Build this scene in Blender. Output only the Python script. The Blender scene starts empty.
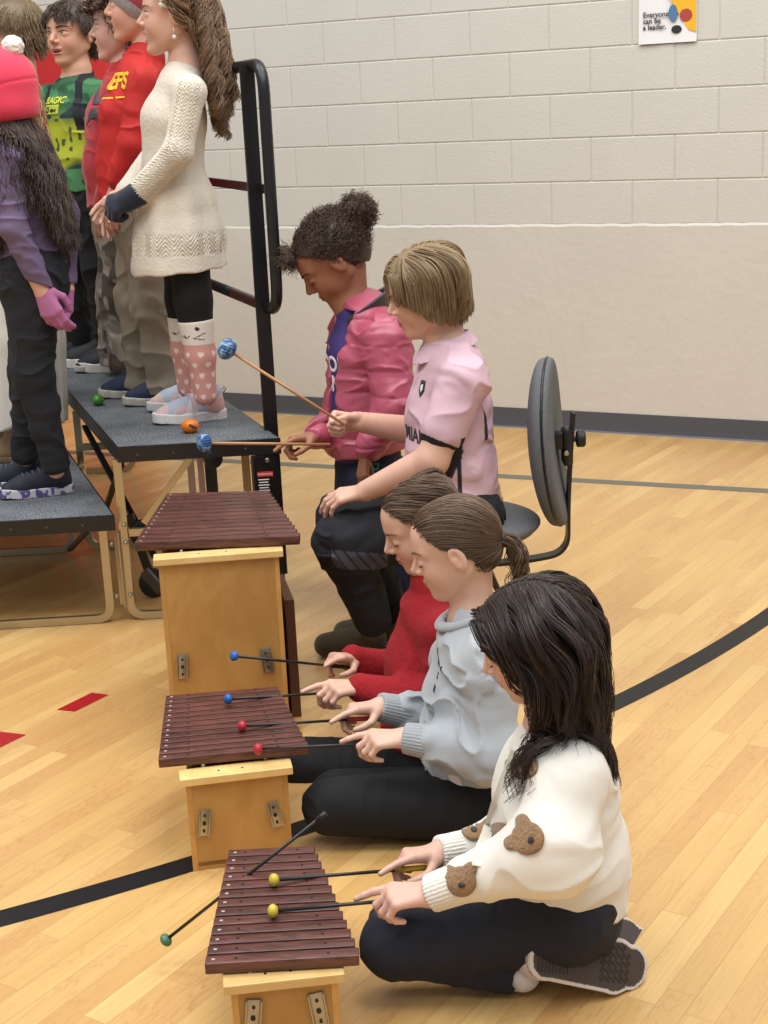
import bpy, bmesh, math, random, os
import numpy as np
from mathutils import Vector, Matrix
rng = np.random.default_rng(7); random.seed(7)
SC = bpy.context.scene; COL = SC.collection
def V(*a): return np.array(a, float)
def nrm(v):
    v = np.asarray(v, float); return v/ (np.linalg.norm(v, axis=-1, keepdims=True)+1e-12)
# ---------------------------------------------------------------- camera model (metres; camera stands at X=Y=0)
CF, CP, CR, CH = 1480., .2673, .0473, 1.6097
def ray(px, py):
    x, y = px-384, py-512; c, s = math.cos(CR), math.sin(CR)
    a = (c*x-s*y)/CF; b = (s*x+c*y)/CF
    return V(a, math.cos(CP)-b*math.sin(CP), -math.sin(CP)-b*math.cos(CP))
def WZ(px, py, z=0.):
    d = ray(px, py); t = (z-CH)/d[2]; return d*t+V(0,0,CH)
def WY(px, py, Y):
    d = ray(px, py); t = Y/d[1]; return d*t+V(0,0,CH)
# ---------------------------------------------------------------- tagging
def tag(o, label=None, cat=None, group=None, kind=None):
    if label: o['label'] = label
    if cat: o['category'] = cat
    if group: o['group'] = group
    if kind: o['kind'] = kind
    return o
def empty(name, loc, label=None, cat=None, group=None):
    o = bpy.data.objects.new(name, None); COL.objects.link(o); o.location = Vector(tuple(loc)); o.empty_display_size = .05
    bpy.context.view_layer.update()
    return tag(o, label, cat, group)
def link(name, me, mat=None, parent=None, smooth=True):
    o = bpy.data.objects.new(name, me); COL.objects.link(o)
    if mat is not None:
        for m in (mat if isinstance(mat, (list, tuple)) else [mat]): me.materials.append(m)
    if parent is not None:
        o.parent = parent
        w = Matrix.Identity(4); q = parent
        ch = []
        while q is not None: ch.append(q); q = q.parent
        for q in reversed(ch): w = w @ q.matrix_parent_inverse @ q.matrix_basis
        o.matrix_parent_inverse = w.inverted()
    if smooth is True: me.polygons.foreach_set('use_smooth', np.ones(len(me.polygons), bool))
    return o
def mesh(name, verts, faces, smooth=False):
    me = bpy.data.meshes.new(name); me.from_pydata([tuple(map(float, v)) for v in verts], [], [tuple(map(int, f)) for f in faces]); me.update()
    return me
def fast_mesh(name, verts, faces, k):
    me = bpy.data.meshes.new(name); n = len(verts); m = len(faces)
    me.vertices.add(n); me.vertices.foreach_set('co', np.asarray(verts, np.float32).ravel())
    me.loops.add(m*k); me.loops.foreach_set('vertex_index', np.asarray(faces, np.int32).ravel())
    me.polygons.add(m); me.polygons.foreach_set('loop_start', np.arange(m, dtype=np.int32)*k)
    try: me.polygons.foreach_set('loop_total', np.full(m, k, np.int32))
    except Exception: pass
    me.update(calc_edges=True); me.validate()
    return me
def set_col(me, C):
    a = me.color_attributes.new('Col', 'FLOAT_COLOR', 'POINT')
    C = np.concatenate([np.asarray(C, np.float32), np.ones((len(C),1), np.float32)], 1)
    a.data.foreach_set('color', C.ravel())
def lin(c):
    c = np.asarray(c, float)/255.; return np.where(c <= .04045, c/12.92, ((c+.055)/1.055)**2.4)
# ---------------------------------------------------------------- mesh builder for hard things
class MB:
    def __init__(s): s.v = []; s.f = []
    def add(s, vs, fs):
        n = len(s.v); s.v += [tuple(map(float, v)) for v in vs]; s.f += [tuple(i+n for i in f) for f in fs]; return s
    def box(s, c, size, R=None, bev=0.0):
        bm = bmesh.new(); bmesh.ops.create_cube(bm, size=1)
        for v in bm.verts: v.co = Vector((v.co.x*size[0], v.co.y*size[1], v.co.z*size[2]))
        if bev: bmesh.ops.bevel(bm, geom=list(bm.edges), offset=bev, segments=2, affect='EDGES', profile=.5)
        bm.verts.ensure_lookup_table()
        P = np.array([v.co[:] for v in bm.verts]); fs = [[v.index for v in f.verts] for f in bm.faces]; bm.free()
        if R is not None: P = P @ np.asarray(R).T
        return s.add(P+np.asarray(c), fs)
    def prism(s, poly, z0, z1, inset=0):          # poly in XY
        n = len(poly); vs = [(x, y, z0) for x, y in poly]+[(x, y, z1) for x, y in poly]
        fs = [tuple(range(n))[::-1], tuple(range(n, 2*n))]+[(i, (i+1) % n, n+(i+1) % n, n+i) for i in range(n)]
        return s.add(vs, fs)
    def hull8(s, P): # 8 points bottom4 then top4
        return s.add(P, [(3,2,1,0),(4,5,6,7),(0,1,5,4),(1,2,6,5),(2,3,7,6),(3,0,4,7)])
    def tube(s, pts, r, n=12, ratio=1., up=None, caps=True, closed=False):
        pts = [np.asarray(p, float) for p in pts]; m = len(pts); r = [r]*m if np.isscalar(r) else r
        T = []
        for i in range(m):
            a = pts[(i-1) % m] if closed or i else pts[0]; b = pts[(i+1) % m] if closed or i < m-1 else pts[-1]
            T.append(nrm(b-a))
        u = np.asarray(up, float) if up is not None else (V(0,0,1) if abs(T[0][2]) < .9 else V(1,0,0))
        vs = []
        for i in range(m):
            u = nrm(u-T[i]*np.dot(u, T[i])); w = np.cross(T[i], u)
            for k in range(n):
                a = 2*math.pi*k/n; vs.append(pts[i]+r[i]*(math.cos(a)*u*ratio+math.sin(a)*w))
        fs = []
        for i in range(m if closed else m-1):
            j = (i+1) % m
            for k in range(n): fs.append((i*n+k, i*n+(k+1) % n, j*n+(k+1) % n, j*n+k))
        if caps and not closed: fs += [tuple(range(n))[::-1], tuple(range((m-1)*n, m*n))]
        return s.add(vs, fs)
    def rect_tube(s, pts, w, h, up):             # rectangular bar swept along pts
        pts = [np.asarray(p, float) for p in pts]; m = len(pts); vs = []; u = np.asarray(up, float)
        for i in range(m):
            T = nrm(pts[min(i+1, m-1)]-pts[max(i-1, 0)]); u2 = nrm(u-T*np.dot(u, T)); q = np.cross(T, u2)
            for a, b in ((-1,-1),(1,-1),(1,1),(-1,1)): vs.append(pts[i]+a*q*w/2+b*u2*h/2)
        fs = [(3,2,1,0), tuple(range(4*m-4, 4*m))]
        for i in range(m-1):
            for k in range(4): fs.append((4*i+k, 4*i+(k+1) % 4, 4*i+4+(k+1) % 4, 4*i+4+k))
        return s.add(vs, fs)
    def lathe(s, c, axis, prof, n=24):           # prof: (distance along axis, radius)
        axis = nrm(axis); u = nrm(np.cross(axis, V(0,0,1) if abs(axis[2]) < .9 else V(1,0,0))); w = np.cross(axis, u)
        vs = []
        for t, r in prof:
            for k in range(n):
                a = 2*math.pi*k/n; vs.append(np.asarray(c)+axis*t+r*(math.cos(a)*u+math.sin(a)*w))
        fs = [(i*n+k, i*n+(k+1) % n, (i+1)*n+(k+1) % n, (i+1)*n+k) for i in range(len(prof)-1) for k in range(n)]
        fs += [tuple(range(n))[::-1], tuple(range((len(prof)-1)*n, len(prof)*n))]
        return s.add(vs, fs)
    def build(s, name, mat, parent=None, smooth=False, auto=None):
        me = mesh(name, s.v, s.f); o = link(name, me, mat, parent, smooth)
        bm = bmesh.new(); bm.from_mesh(me); bmesh.ops.recalc_face_normals(bm, faces=bm.faces)
        if auto is not None:
            for f in bm.faces: f.smooth = True
            for e in bm.edges:
                if len(e.link_faces) == 2 and e.calc_face_angle(0) > auto: e.smooth = False
        bm.to_mesh(me); bm.free()
        return o
def arc(c, u, w, r, a0, a1, n=8):
    return [np.asarray(c)+r*(math.cos(a)*np.asarray(u)+math.sin(a)*np.asarray(w)) for a in np.linspace(a0, a1, n)]
def rounded_path(pts, r, n=6, closed=False):
    pts = [np.asarray(p, float) for p in pts]; out = []; m = len(pts)
    for i in range(m):
        if not closed and i in (0, m-1): out.append(pts[i]); continue
        p = pts[i]; a = pts[i-1]; b = pts[(i+1) % m]; d0 = nrm(a-p); d1 = nrm(b-p)
        rr = min(r, .45*np.linalg.norm(a-p), .45*np.linalg.norm(b-p)); s, e = p+d0*rr, p+d1*rr
        for t in np.linspace(0, 1, n): out.append((1-t)**2*s+2*t*(1-t)*p+t*t*e)
    return out
# ---------------------------------------------------------------- noise
def _hash(i, j, k):
    n = (i*374761393+j*668265263+k*2147483647) & 0xffffffff
    n = ((n ^ (n >> 13))*1274126177) & 0xffffffff
    return ((n ^ (n >> 16)) & 0xffff)/32767.5-1.
def noise(P):
    P = np.asarray(P, float); i = np.floor(P).astype(np.int64); f = P-i; f = f*f*(3-2*f); r = 0
    for a in (0, 1):
        for b in (0, 1):
            for c in (0, 1):
                w = (f[:,0] if a else 1-f[:,0])*(f[:,1] if b else 1-f[:,1])*(f[:,2] if c else 1-f[:,2])
                r = r+w*_hash(i[:,0]+a, i[:,1]+b, i[:,2]+c)
    return r
def wrinkle(amp, freq=(12, 12, 30), seed=0, ridge=True):
    fr = np.asarray(freq, float)
    def f(P):
        w = noise(P*9+seed*7.1)*.5
        q = P*fr+w[:,None]*1.3+seed*13.7
        n = noise(q)
        if ridge: n = (1-np.abs(n)*2)**2*np.sign(1-np.abs(n)*2)*.8-.2
        return -amp*(n+.4*noise(q*2.1+5))
    return f
# ---------------------------------------------------------------- signed distance fields
class Fld:
    def __init__(s): s.ops = []; s.disp = None; s.dmax = 0
    def _p(s, fn, c, r, k, mode, disp=None):
        s.ops.append((mode, fn, np.asarray(c, float), float(r), float(k))); return s
    def cap(s, a, b, ra, rb=None, k=.01, mode='add'):
        a = np.asarray(a, float); b = np.asarray(b, float); rb = ra if rb is None else rb; ba = b-a; L2 = float(ba@ba)+1e-12
        def fn(P):
            q = P-a; h = np.clip(q@ba/L2, 0, 1); return np.linalg.norm(q-h[:,None]*ba, axis=1)-(ra+(rb-ra)*h)
        return s._p(fn, (a+b)/2, math.sqrt(L2)/2+max(ra, rb), k, mode)
    def chain(s, pts, rs, k=.01, mode='add'):
        for i in range(len(pts)-1): s.cap(pts[i], pts[i+1], rs[i], rs[i+1], k, mode)
        return s
    def ell(s, c, r, R=None, k=.01, mode='add'):
        c = np.asarray(c, float); r = np.asarray(r, float); R = np.eye(3) if R is None else np.asarray(R)   # columns = axes
        def fn(P):
            q = (P-c)@R; k0 = np.linalg.norm(q/r, axis=1); k1 = np.linalg.norm(q/r**2, axis=1)+1e-9
            return np.where(k0 < 1e-4, -r.min(), k0*(k0-1)/k1)
        return s._p(fn, c, r.max(), k, mode)
    def seg(s, a, b, wa, da, wb, db, side, k=.02, mode='add', endr=None):
        a = np.asarray(a, float); b = np.asarray(b, float); L = np.linalg.norm(b-a)+1e-9; ax = (b-a)/L
        sd = nrm(np.asarray(side, float)-ax*np.dot(side, ax)); fd = np.cross(ax, sd)
        def fn(P):
            q = P-a; t = q@ax; h = np.clip(t/L, 0, 1); u = q@sd; v = q@fd; e = t-h*L
            rw = wa+(wb-wa)*h; rd = da+(db-da)*h; ra = np.minimum(rw, rd) if endr is None else endr
            k0 = np.sqrt((u/rw)**2+(v/rd)**2+(e/ra)**2); k1 = np.sqrt((u/rw**2)**2+(v/rd**2)**2+(e/ra**2)**2)+1e-9
            return np.where(k0 < 1e-3, -np.minimum(rw, rd), k0*(k0-1)/k1)
        return s._p(fn, (a+b)/2, L/2+max(wa, wb, da, db), k, mode)
    def torso(s, secs, side, inf=0, k=.03):      # secs: (p, halfwidth, halfdepth)
        for i in range(len(secs)-1):
            (a, wa, da), (b, wb, db) = secs[i], secs[i+1]
            s.seg(a, b, wa+inf, da+inf, wb+inf, db+inf, side, min(k, .014) if i else .001)
        return s
    def box(s, c, half, R=None, rnd=.005, k=.005, mode='add'):
        c = np.asarray(c, float); h = np.asarray(half, float)-rnd; R = np.eye(3) if R is None else np.asarray(R)
        def fn(P):
            q = np.abs((P-c)@R)-h; return np.linalg.norm(np.maximum(q, 0), axis=1)+np.minimum(q.max(1), 0)-rnd
        return s._p(fn, c, float(np.linalg.norm(half)), k, mode)
    def plane(s, c, n, k=.004):                  # keep the side n points away from
        c = np.asarray(c, float); n = nrm(n)
        return s._p(lambda P: (P-c)@n, c, 1e9, k, 'int')
    def fn(s, f, c, r, k=.005, mode='add'): return s._p(f, c, r, k, mode)
    def ev(s, P, c=None, rad=None):
        d = np.full(len(P), 1e3)
        for mode, fn, cc, r, k in s.ops:
            if c is not None and r < 1e8 and np.linalg.norm(c-cc)-r > rad+k+.02: continue
            e = fn(P)
            if mode == 'add': h = np.maximum(k-np.abs(d-e), 0)/max(k, 1e-9); d = np.minimum(d, e)-h*h*k*.25
            else:
                e = -e if mode == 'sub' else e
                h = np.maximum(k-np.abs(d-e), 0)/max(k, 1e-9); d = np.maximum(d, e)+h*h*k*.25
        if s.disp is not None:
            m = np.abs(d) < .06
            if m.any(): d[m] += s.disp(P[m])
        return d
    def grad(s, P, e=.001):
        g = np.stack([s.ev(P+np.eye(3)[i]*e)-s.ev(P-np.eye(3)[i]*e) for i in range(3)], 1)
        return nrm(g)
    def snap(s, P, off=0, it=4):
        P = np.array(P, float)
        for _ in range(it): d = s.ev(P)-off; P = P-s.grad(P)*d[:,None]*.9
        return P
    def hit(s, o, d, tmax=1.):                   # march rays; o (n,3), d (3,)
        o = np.array(o, float); t = np.zeros(len(o))
        for _ in range(60): t = t+np.clip(s.ev(o+t[:,None]*d), -.01, .05)*.8
        return o+t[:,None]*d
    def mesh(s, name, h=.003, B=12, relax=0):
        lo = np.min([c-r for m, f, c, r, k in s.ops if m == 'add'], 0)-.02; hi = np.max([c+r for m, f, c, r, k in s.ops if m == 'add'], 0)+.02
        nb = np.ceil((hi-lo)/(B*h)).astype(int)+1; N = nb*B
        bi = np.stack(np.meshgrid(*[np.arange(n) for n in nb], indexing='ij'), -1).reshape(-1, 3)
        C = lo+(bi+.5)*B*h-.5*h; dC = s.ev(C); half = B*h*.5*1.75
        A = np.empty(N, np.float32); A6 = A.reshape(nb[0], B, nb[1], B, nb[2], B)
        A6[:] = np.where(dC.reshape(nb) < 0, -1., 1.)[:, None, :, None, :, None]
        act = np.abs(dC) < half*1.5+.012
        loc = np.stack(np.meshgrid(*[np.arange(B)]*3, indexing='ij'), -1).reshape(-1, 3)*h
        for (i, j, k), c in zip(bi[act], C[act]):
            P = lo+V(i, j, k)*B*h+loc
            A6[i, :, j, :, k, :] = s.ev(P, c, half).reshape(B, B, B)
        S = A < 0
        c8 = [S[a:N[0]-1+a, b:N[1]-1+b, c:N[2]-1+c] for a in (0,1) for b in (0,1) for c in (0,1)]
        al = c8[0].copy(); an = c8[0].copy()
        for q in c8[1:]: al &= q; an |= q
        cell = np.argwhere(an & ~al); idx = np.full(tuple(N-1), -1, np.int32); idx[tuple(cell.T)] = np.arange(len(cell))
        acc = np.zeros((len(cell), 3)); cnt = np.zeros(len(cell))
        cs = [(a, b, c) for a in (0,1) for b in (0,1) for c in (0,1)]
        for a in cs:
            for ax in range(3):
                if a[ax]: continue
                b = list(a); b[ax] = 1
                va = A[tuple((cell+a).T)]; vb = A[tuple((cell+b).T)]; m = (va < 0) != (vb < 0)
                t = np.where(m, va/(va-vb+1e-12), 0); p = np.array(a, float)+t[:, None]*(np.array(b)-np.array(a))
                acc[m] += p[m]; cnt[m] += 1
        Vt = lo+(cell+acc/np.maximum(cnt, 1)[:, None])*h
        F = []
        for ax in range(3):
            sl0 = [slice(None)]*3; sl1 = [slice(None)]*3; sl0[ax] = slice(0, -1); sl1[ax] = slice(1, None)
            e = np.argwhere(S[tuple(sl0)] != S[tuple(sl1)]); b, c = [(1,2),(2,0),(0,1)][ax]
            e = e[(e[:, b] > 0) & (e[:, c] > 0) & (e[:, b] < N[b]-1) & (e[:, c] < N[c]-1)]
            def at(db, dc):
                q = e.copy(); q[:, b] -= db; q[:, c] -= dc; return idx[tuple(q.T)]
            q = np.stack([at(1,1), at(0,1), at(0,0), at(1,0)], 1); fl = ~S[tuple(e.T)]
            q[fl] = q[fl][:, ::-1]; F.append(q)
        F = np.concatenate(F); F = F[(F >= 0).all(1)]
        me = fast_mesh(name, Vt, F, 4); me['n'] = len(Vt)
        return me, Vt
    def build(s, name, mat, parent=None, h=.003, col=None):
        me, Vt = s.mesh(name, h)
        if col is not None: set_col(me, col(Vt) if callable(col) else np.tile(col, (len(Vt), 1)))
        return link(name, me, mat, parent)
# ---------------------------------------------------------------- strands
def strand_mesh(name, paths, rad, mat, parent, cols=None, sides=3):
    # paths: (n, m, 3); rad: (n, m)
    n, m, _ = paths.shape
    T = nrm(np.gradient(paths, axis=1)); up = np.where(np.abs(T[..., 2:3]) > .9, V(1,0,0), V(0,0,1)); u = nrm(np.cross(T, up)); w = np.cross(T, u)
    a = np.arange(sides)*2*np.pi/sides
    R = rad[..., None, None]
    ring = paths[:, :, None]+R*(np.cos(a)[None,None,:,None]*u[:, :, None]+np.sin(a)[None,None,:,None]*w[:, :, None])
    Vt = ring.reshape(-1, 3)
    base = (np.arange(n)[:, None, None]*m+np.arange(m-1)[None, :, None])*sides; k = np.arange(sides)[None, None, :]; k2 = (k+1) % sides
    F = np.stack([base+k, base+k2, base+sides+k2, base+sides+k], -1).reshape(-1, 4)
    me = fast_mesh(name, Vt, F, 4)
    if cols is not None: set_col(me, np.repeat(cols, m*sides, 0))
    return link(name, me, mat, parent)
# ---------------------------------------------------------------- materials
def nt(name):
    m = bpy.data.materials.new(name); m.use_nodes = True; t = m.node_tree; return m, t, t.nodes['Principled BSDF'], t.nodes['Material Output']
def node(t, kind, **kw):
    n = t.nodes.new('ShaderNode'+kind)
    for k, v in kw.items():
        if k in n.inputs: n.inputs[k].default_value = v
        else: setattr(n, k, v)
    return n
def rgba(c): c = np.asarray(c, float); return (float(c[0]), float(c[1]), float(c[2]), 1.)
def mat(name, rgb=None, rough=.6, metal=0., bump=None, var=0., vcol=False, spec=.5, sss=0., coat=0., sheen=0., scale=(1,1,1), vs=20):
    """bump = (kind, scale, strength, distance)"""
    m, t, b, o = nt(name); L = t.links.new
    b.inputs['Roughness'].default_value = rough; b.inputs['Metallic'].default_value = metal; b.inputs['Specular IOR Level'].default_value = spec
    b.inputs['Coat Weight'].default_value = coat; b.inputs['Sheen Weight'].default_value = sheen
    if sss: b.inputs['Subsurface Weight'].default_value = sss; b.inputs['Subsurface Radius'].default_value = (.01, .004, .002); b.inputs['Subsurface Scale'].default_value = 1.
    tc = node(t, 'TexCoord'); mp = node(t, 'Mapping'); mp.inputs['Scale'].default_value = scale; L(tc.outputs['Object'], mp.inputs['Vector'])
    if vcol: c = node(t, 'Attribute', attribute_name='Col').outputs['Color']
    else:
        r = node(t, 'RGB'); r.outputs[0].default_value = rgba(lin(rgb)); c = r.outputs[0]
    if var:
        n = node(t, 'TexNoise', Scale=vs, Detail=6.); L(mp.outputs[0], n.inputs['Vector'])
        mr = node(t, 'MapRange'); mr.inputs[1].default_value = .3; mr.inputs[2].default_value = .7; mr.inputs[3].default_value = 1-var; mr.inputs[4].default_value = 1+var; L(n.outputs[0], mr.inputs[0])
        mx = node(t, 'VectorMath', operation='SCALE'); L(c, mx.inputs[0]); L(mr.outputs[0], mx.inputs['Scale']); c = mx.outputs[0]
    L(c, b.inputs['Base Color'])
    if bump:
        kind, sc, st, ds = bump
        if kind == 'noise': n = node(t, 'TexNoise', Scale=sc, Detail=4.); h = n.outputs[0]
        elif kind == 'voronoi': n = node(t, 'TexVoronoi', Scale=sc); h = n.outputs[0]
        else: n = node(t, 'TexWave', Scale=sc, Distortion=1.5, Detail=2.); n.bands_direction = kind; h = n.outputs[0]
        L(mp.outputs[0], n.inputs['Vector'])
        bp = node(t, 'Bump', Strength=st, Distance=ds); L(h, bp.inputs['Height']); L(bp.outputs[0], b.inputs['Normal'])
    return m
# ================================================================ camera, light, room
cam = bpy.data.cameras.new('camera'); co = bpy.data.objects.new('camera', cam); COL.objects.link(co); SC.camera = co
cam.sensor_fit = 'VERTICAL'; cam.sensor_height = 36; cam.lens = CF/1024*36; cam.clip_end = 100
fw = V(0, math.cos(CP), -math.sin(CP)); dn = V(0, -math.sin(CP), -math.cos(CP)); rt = V(1, 0, 0)
c_, s_ = math.cos(CR), math.sin(CR)
ix = c_*rt+s_*dn; iy = -s_*rt+c_*dn
M4 = Matrix(((ix[0], -iy[0], -fw[0], 0), (ix[1], -iy[1], -fw[1], 0), (ix[2], -iy[2], -fw[2], CH), (0, 0, 0, 1))); co.matrix_world = M4
SC.view_settings.view_transform = 'Standard'; SC.view_settings.look = 'None'; SC.view_settings.gamma = 1; SC.view_settings.use_curve_mapping = False
SC.view_settings.exposure = 0.0
W = bpy.data.worlds.new('gym_air'); SC.world = W; W.use_nodes = True
W.node_tree.nodes['Background'].inputs[0].default_value = (.90, .96, 1., 1); W.node_tree.nodes['Background'].inputs[1].default_value = .40
def lamp(name, loc, size, power, aim=None, col=(1, .99, .975)):
    l = bpy.data.lights.new(name, 'AREA'); l.shape = 'RECTANGLE'; l.size, l.size_y = size; l.energy = power; l.color = col
    o = bpy.data.objects.new(name, l); COL.objects.link(o); o.location = loc
    o.rotation_euler = (Vector(aim)-Vector(loc)).to_track_quat('-Z', 'Y').to_euler() if aim else (0, 0, 0)
    return o
for i, (x, y, p) in enumerate([(-3.2, 1.5, 185), (1.2, 1.0, 185), (-3.2, 5.0, 180), (1.0, 4.6, 185), (4.2, 2.8, 110), (-1, -2.0, 130)]):
    lamp('ceiling_light', (x, y, 6.6), (3.2, 2.2), p)

# floor: maple strips
m, t, b, o = nt('maple_floor'); L = t.links.new
tc = node(t, 'TexCoord'); mp = node(t, 'Mapping'); mp.inputs['Rotation'].default_value = (0, 0, math.radians(-56.9)); L(tc.outputs['Object'], mp.inputs[0])
br = node(t, 'TexBrick', Scale=1.0); br.inputs['Brick Width'].default_value = .85; br.inputs['Row Height'].default_value = .0572; br.inputs['Mortar Size'].default_value = .0007
br.inputs['Mortar Smooth'].default_value = .3; br.offset = .37; br.offset_frequency = 2; br.squash = 1.35; br.squash_frequency = 3
br.inputs['Color1'].default_value = (0, 0, 0, 1); br.inputs['Color2'].default_value = (1, 1, 1, 1); br.inputs['Mortar'].default_value = (.5, .5, .5, 1); br.inputs['Bias'].default_value = 0
L(mp.outputs[0], br.inputs['Vector'])
# grain space: shifted per board
sh = node(t, 'VectorMath', operation='SCALE'); L(br.outputs['Color'], sh.inputs[0]); sh.inputs['Scale'].default_value = 37.
ad = node(t, 'VectorMath', operation='ADD'); L(mp.outputs[0], ad.inputs[0]); L(sh.outputs[0], ad.inputs[1])
m2 = node(t, 'Mapping'); m2.inputs['Scale'].default_value = (2.2, 15, 1); L(ad.outputs[0], m2.inputs[0])
n1 = node(t, 'TexNoise', Scale=1.4, Detail=3., Roughness=.55, Distortion=.6); L(m2.outputs[0], n1.inputs['Vector'])
# contour-like figure rings
mu = node(t, 'Math', operation='MULTIPLY'); mu.inputs[1].default_value = 11.; L(n1.outputs[0], mu.inputs[0])
fr = node(t, 'Math', operation='PINGPONG'); fr.inputs[1].default_value = .5; L(mu.outputs[0], fr.inputs[0])
rr = node(t, 'MapRange'); rr.inputs[1].default_value = 0; rr.inputs[2].default_value = .16; rr.inputs[3].default_value = 1; rr.inputs[4].default_value = 0; L(fr.outputs[0], rr.inputs[0])
m3 = node(t, 'Mapping'); m3.inputs['Scale'].default_value = (4, 160, 1); L(ad.outputs[0], m3.inputs[0])
n2 = node(t, 'TexNoise', Scale=1., Detail=4.); L(m3.outputs[0], n2.inputs['Vector'])
n3 = node(t, 'TexNoise', Scale=.7, Detail=2.); L(mp.outputs[0], n3.inputs['Vector'])
cr = node(t, 'ValToRGB'); L(br.outputs['Color'], cr.inputs[0])
E = cr.color_ramp.elements; cols = [(0, (201, 160, 99)), (.3, (207, 168, 105)), (.65, (211, 173, 110)), (1., (217, 180, 118))]
E[0].color = rgba(lin(cols[0][1])); E[1].position = 1; E[1].color = rgba(lin(cols[3][1]))
for p_, c in cols[1:3]: e = E.new(p_); e.color = rgba(lin(c))
def mixc(a, bcol, fac, mode='MIX'):
    x = node(t, 'Mix', data_type='RGBA', blend_type=mode)
    for s_in, v in ((x.inputs[6], a), (x.inputs[7], bcol), (x.inputs[0], fac)):
        if isinstance(v, bpy.types.NodeSocket): L(v, s_in)
        elif isinstance(v, tuple): s_in.default_value = v
        else: s_in.default_value = v
    return x.outputs[2]
fm = node(t, 'Math', operation='MULTIPLY'); fm.inputs[1].default_value = .55; L(rr.outputs[0], fm.inputs[0])
f4 = node(t, 'Mapping'); f4.inputs['Scale'].default_value = (1.1, 5, 1); L(ad.outputs[0], f4.inputs[0])
n4 = node(t, 'TexNoise', Scale=1.); L(f4.outputs[0], n4.inputs['Vector'])
g4 = node(t, 'MapRange'); g4.inputs[1].default_value = .40; g4.inputs[2].default_value = .62; L(n4.outputs[0], g4.inputs[0])
fm2 = node(t, 'Math', operation='MULTIPLY'); L(fm.outputs[0], fm2.inputs[0]); L(g4.outputs[0], fm2.inputs[1])
c1 = mixc(cr.outputs[0], rgba(lin((160, 112, 62))), fm2.outputs[0])
g2 = node(t, 'MapRange'); g2.inputs[1].default_value = .35; g2.inputs[2].default_value = .75; g2.inputs[3].default_value = 0; g2.inputs[4].default_value = .35; L(n2.outputs[0], g2.inputs[0])
c2 = mixc(c1, rgba(lin((178, 136, 82))), g2.outputs[0])
g5 = node(t, 'MapRange'); g5.inputs[1].default_value = .4; g5.inputs[2].default_value = .7; g5.inputs[4].default_value = .55; L(n4.outputs[0], g5.inputs[0])
c2 = mixc(c2, rgba(lin((184, 136, 84))), g5.outputs[0])
mo = node(t, 'Math', operation='MULTIPLY'); mo.inputs[1].default_value = .5; L(br.outputs['Fac'], mo.inputs[0])
c3 = mixc(c2, rgba(lin((128, 88, 48))), mo.outputs[0])
L(c3, b.inputs['Base Color']); b.inputs['Roughness'].default_value = .34; b.inputs['Coat Weight'].default_value = .25; b.inputs['Coat Roughness'].default_value = .22
MFLOOR = m
mb = MB(); mb.box((0, 2.5, -.05), (14, 17, .1)); fl = mb.build('floor', MFLOOR); tag(fl, kind='structure')

# wall of painted blocks
PSI, WD, U0 = .4834, 7.776, .9976
wu = V(math.cos(PSI), -math.sin(PSI), 0); wn = V(-math.sin(PSI), -math.cos(PSI), 0); wo = V(0, WD, 0)
def wp(u, n, z): return wo+wu*u+wn*n+V(0, 0, z)
RW = np.stack([wu, -wn, V(0, 0, 1)], 1)
MWALL = mat('painted_block', (203, 201, 194), rough=.55, bump=('noise', 90, .35, .004), var=.02, vs=3)
MWALL2 = mat('painted_plaster', (204, 200, 191), rough=.5, bump=('noise', 22, .4, .006), var=.025, vs=2.2)
BB = .2032
def scuffs(mm):                                  # faint scratches and grime on the smooth lower wall
    t = mm.node_tree; L = t.links.new; b = t.nodes['Principled BSDF']; old = b.inputs['Base Color'].links[0].from_socket
    tc = node(t, 'TexCoord'); mp = node(t, 'Mapping'); mp.inputs['Scale'].default_value = (9, 9, 2.2); L(tc.outputs['Object'], mp.inputs[0])
    n = node(t, 'TexNoise', Scale=1., Detail=8., Roughness=.7, Distortion=.8); L(mp.outputs[0], n.inputs['Vector']); mr = node(t, 'MapRange'); mr.inputs[1].default_value = .60; mr.inputs[2].default_value = .78; mr.inputs[4].default_value = .20; L(n.outputs[0], mr.inputs[0])
    mx = node(t, 'Mix', data_type='RGBA'); L(mr.outputs[0], mx.inputs[0]); L(old, mx.inputs[6]); mx.inputs[7].default_value = rgba(lin((150, 146, 138))); L(mx.outputs[2], b.inputs['Base Color'])
scuffs(MWALL2)
mb = MB(); mb.box(wp(-.5, -.0985, 3.0), (9.5, .2, 6.0), RW)
for row in range(5, 14):
    off = U0-(.2032 if row % 2 == 0 else 0)
    for n in range(-14, 10):
        u = off+(n+.5)*.4064
        if -4.2 < u < 4.0: mb.box(wp(u, -.019, (row+.5)*BB), (.4064-.0035, .05, BB-.0035), RW, bev=.0045)
mb.build('wall_back', MWALL).__setitem__('kind', 'structure')
mb = MB(); rs = np.random.RandomState(3)
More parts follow.
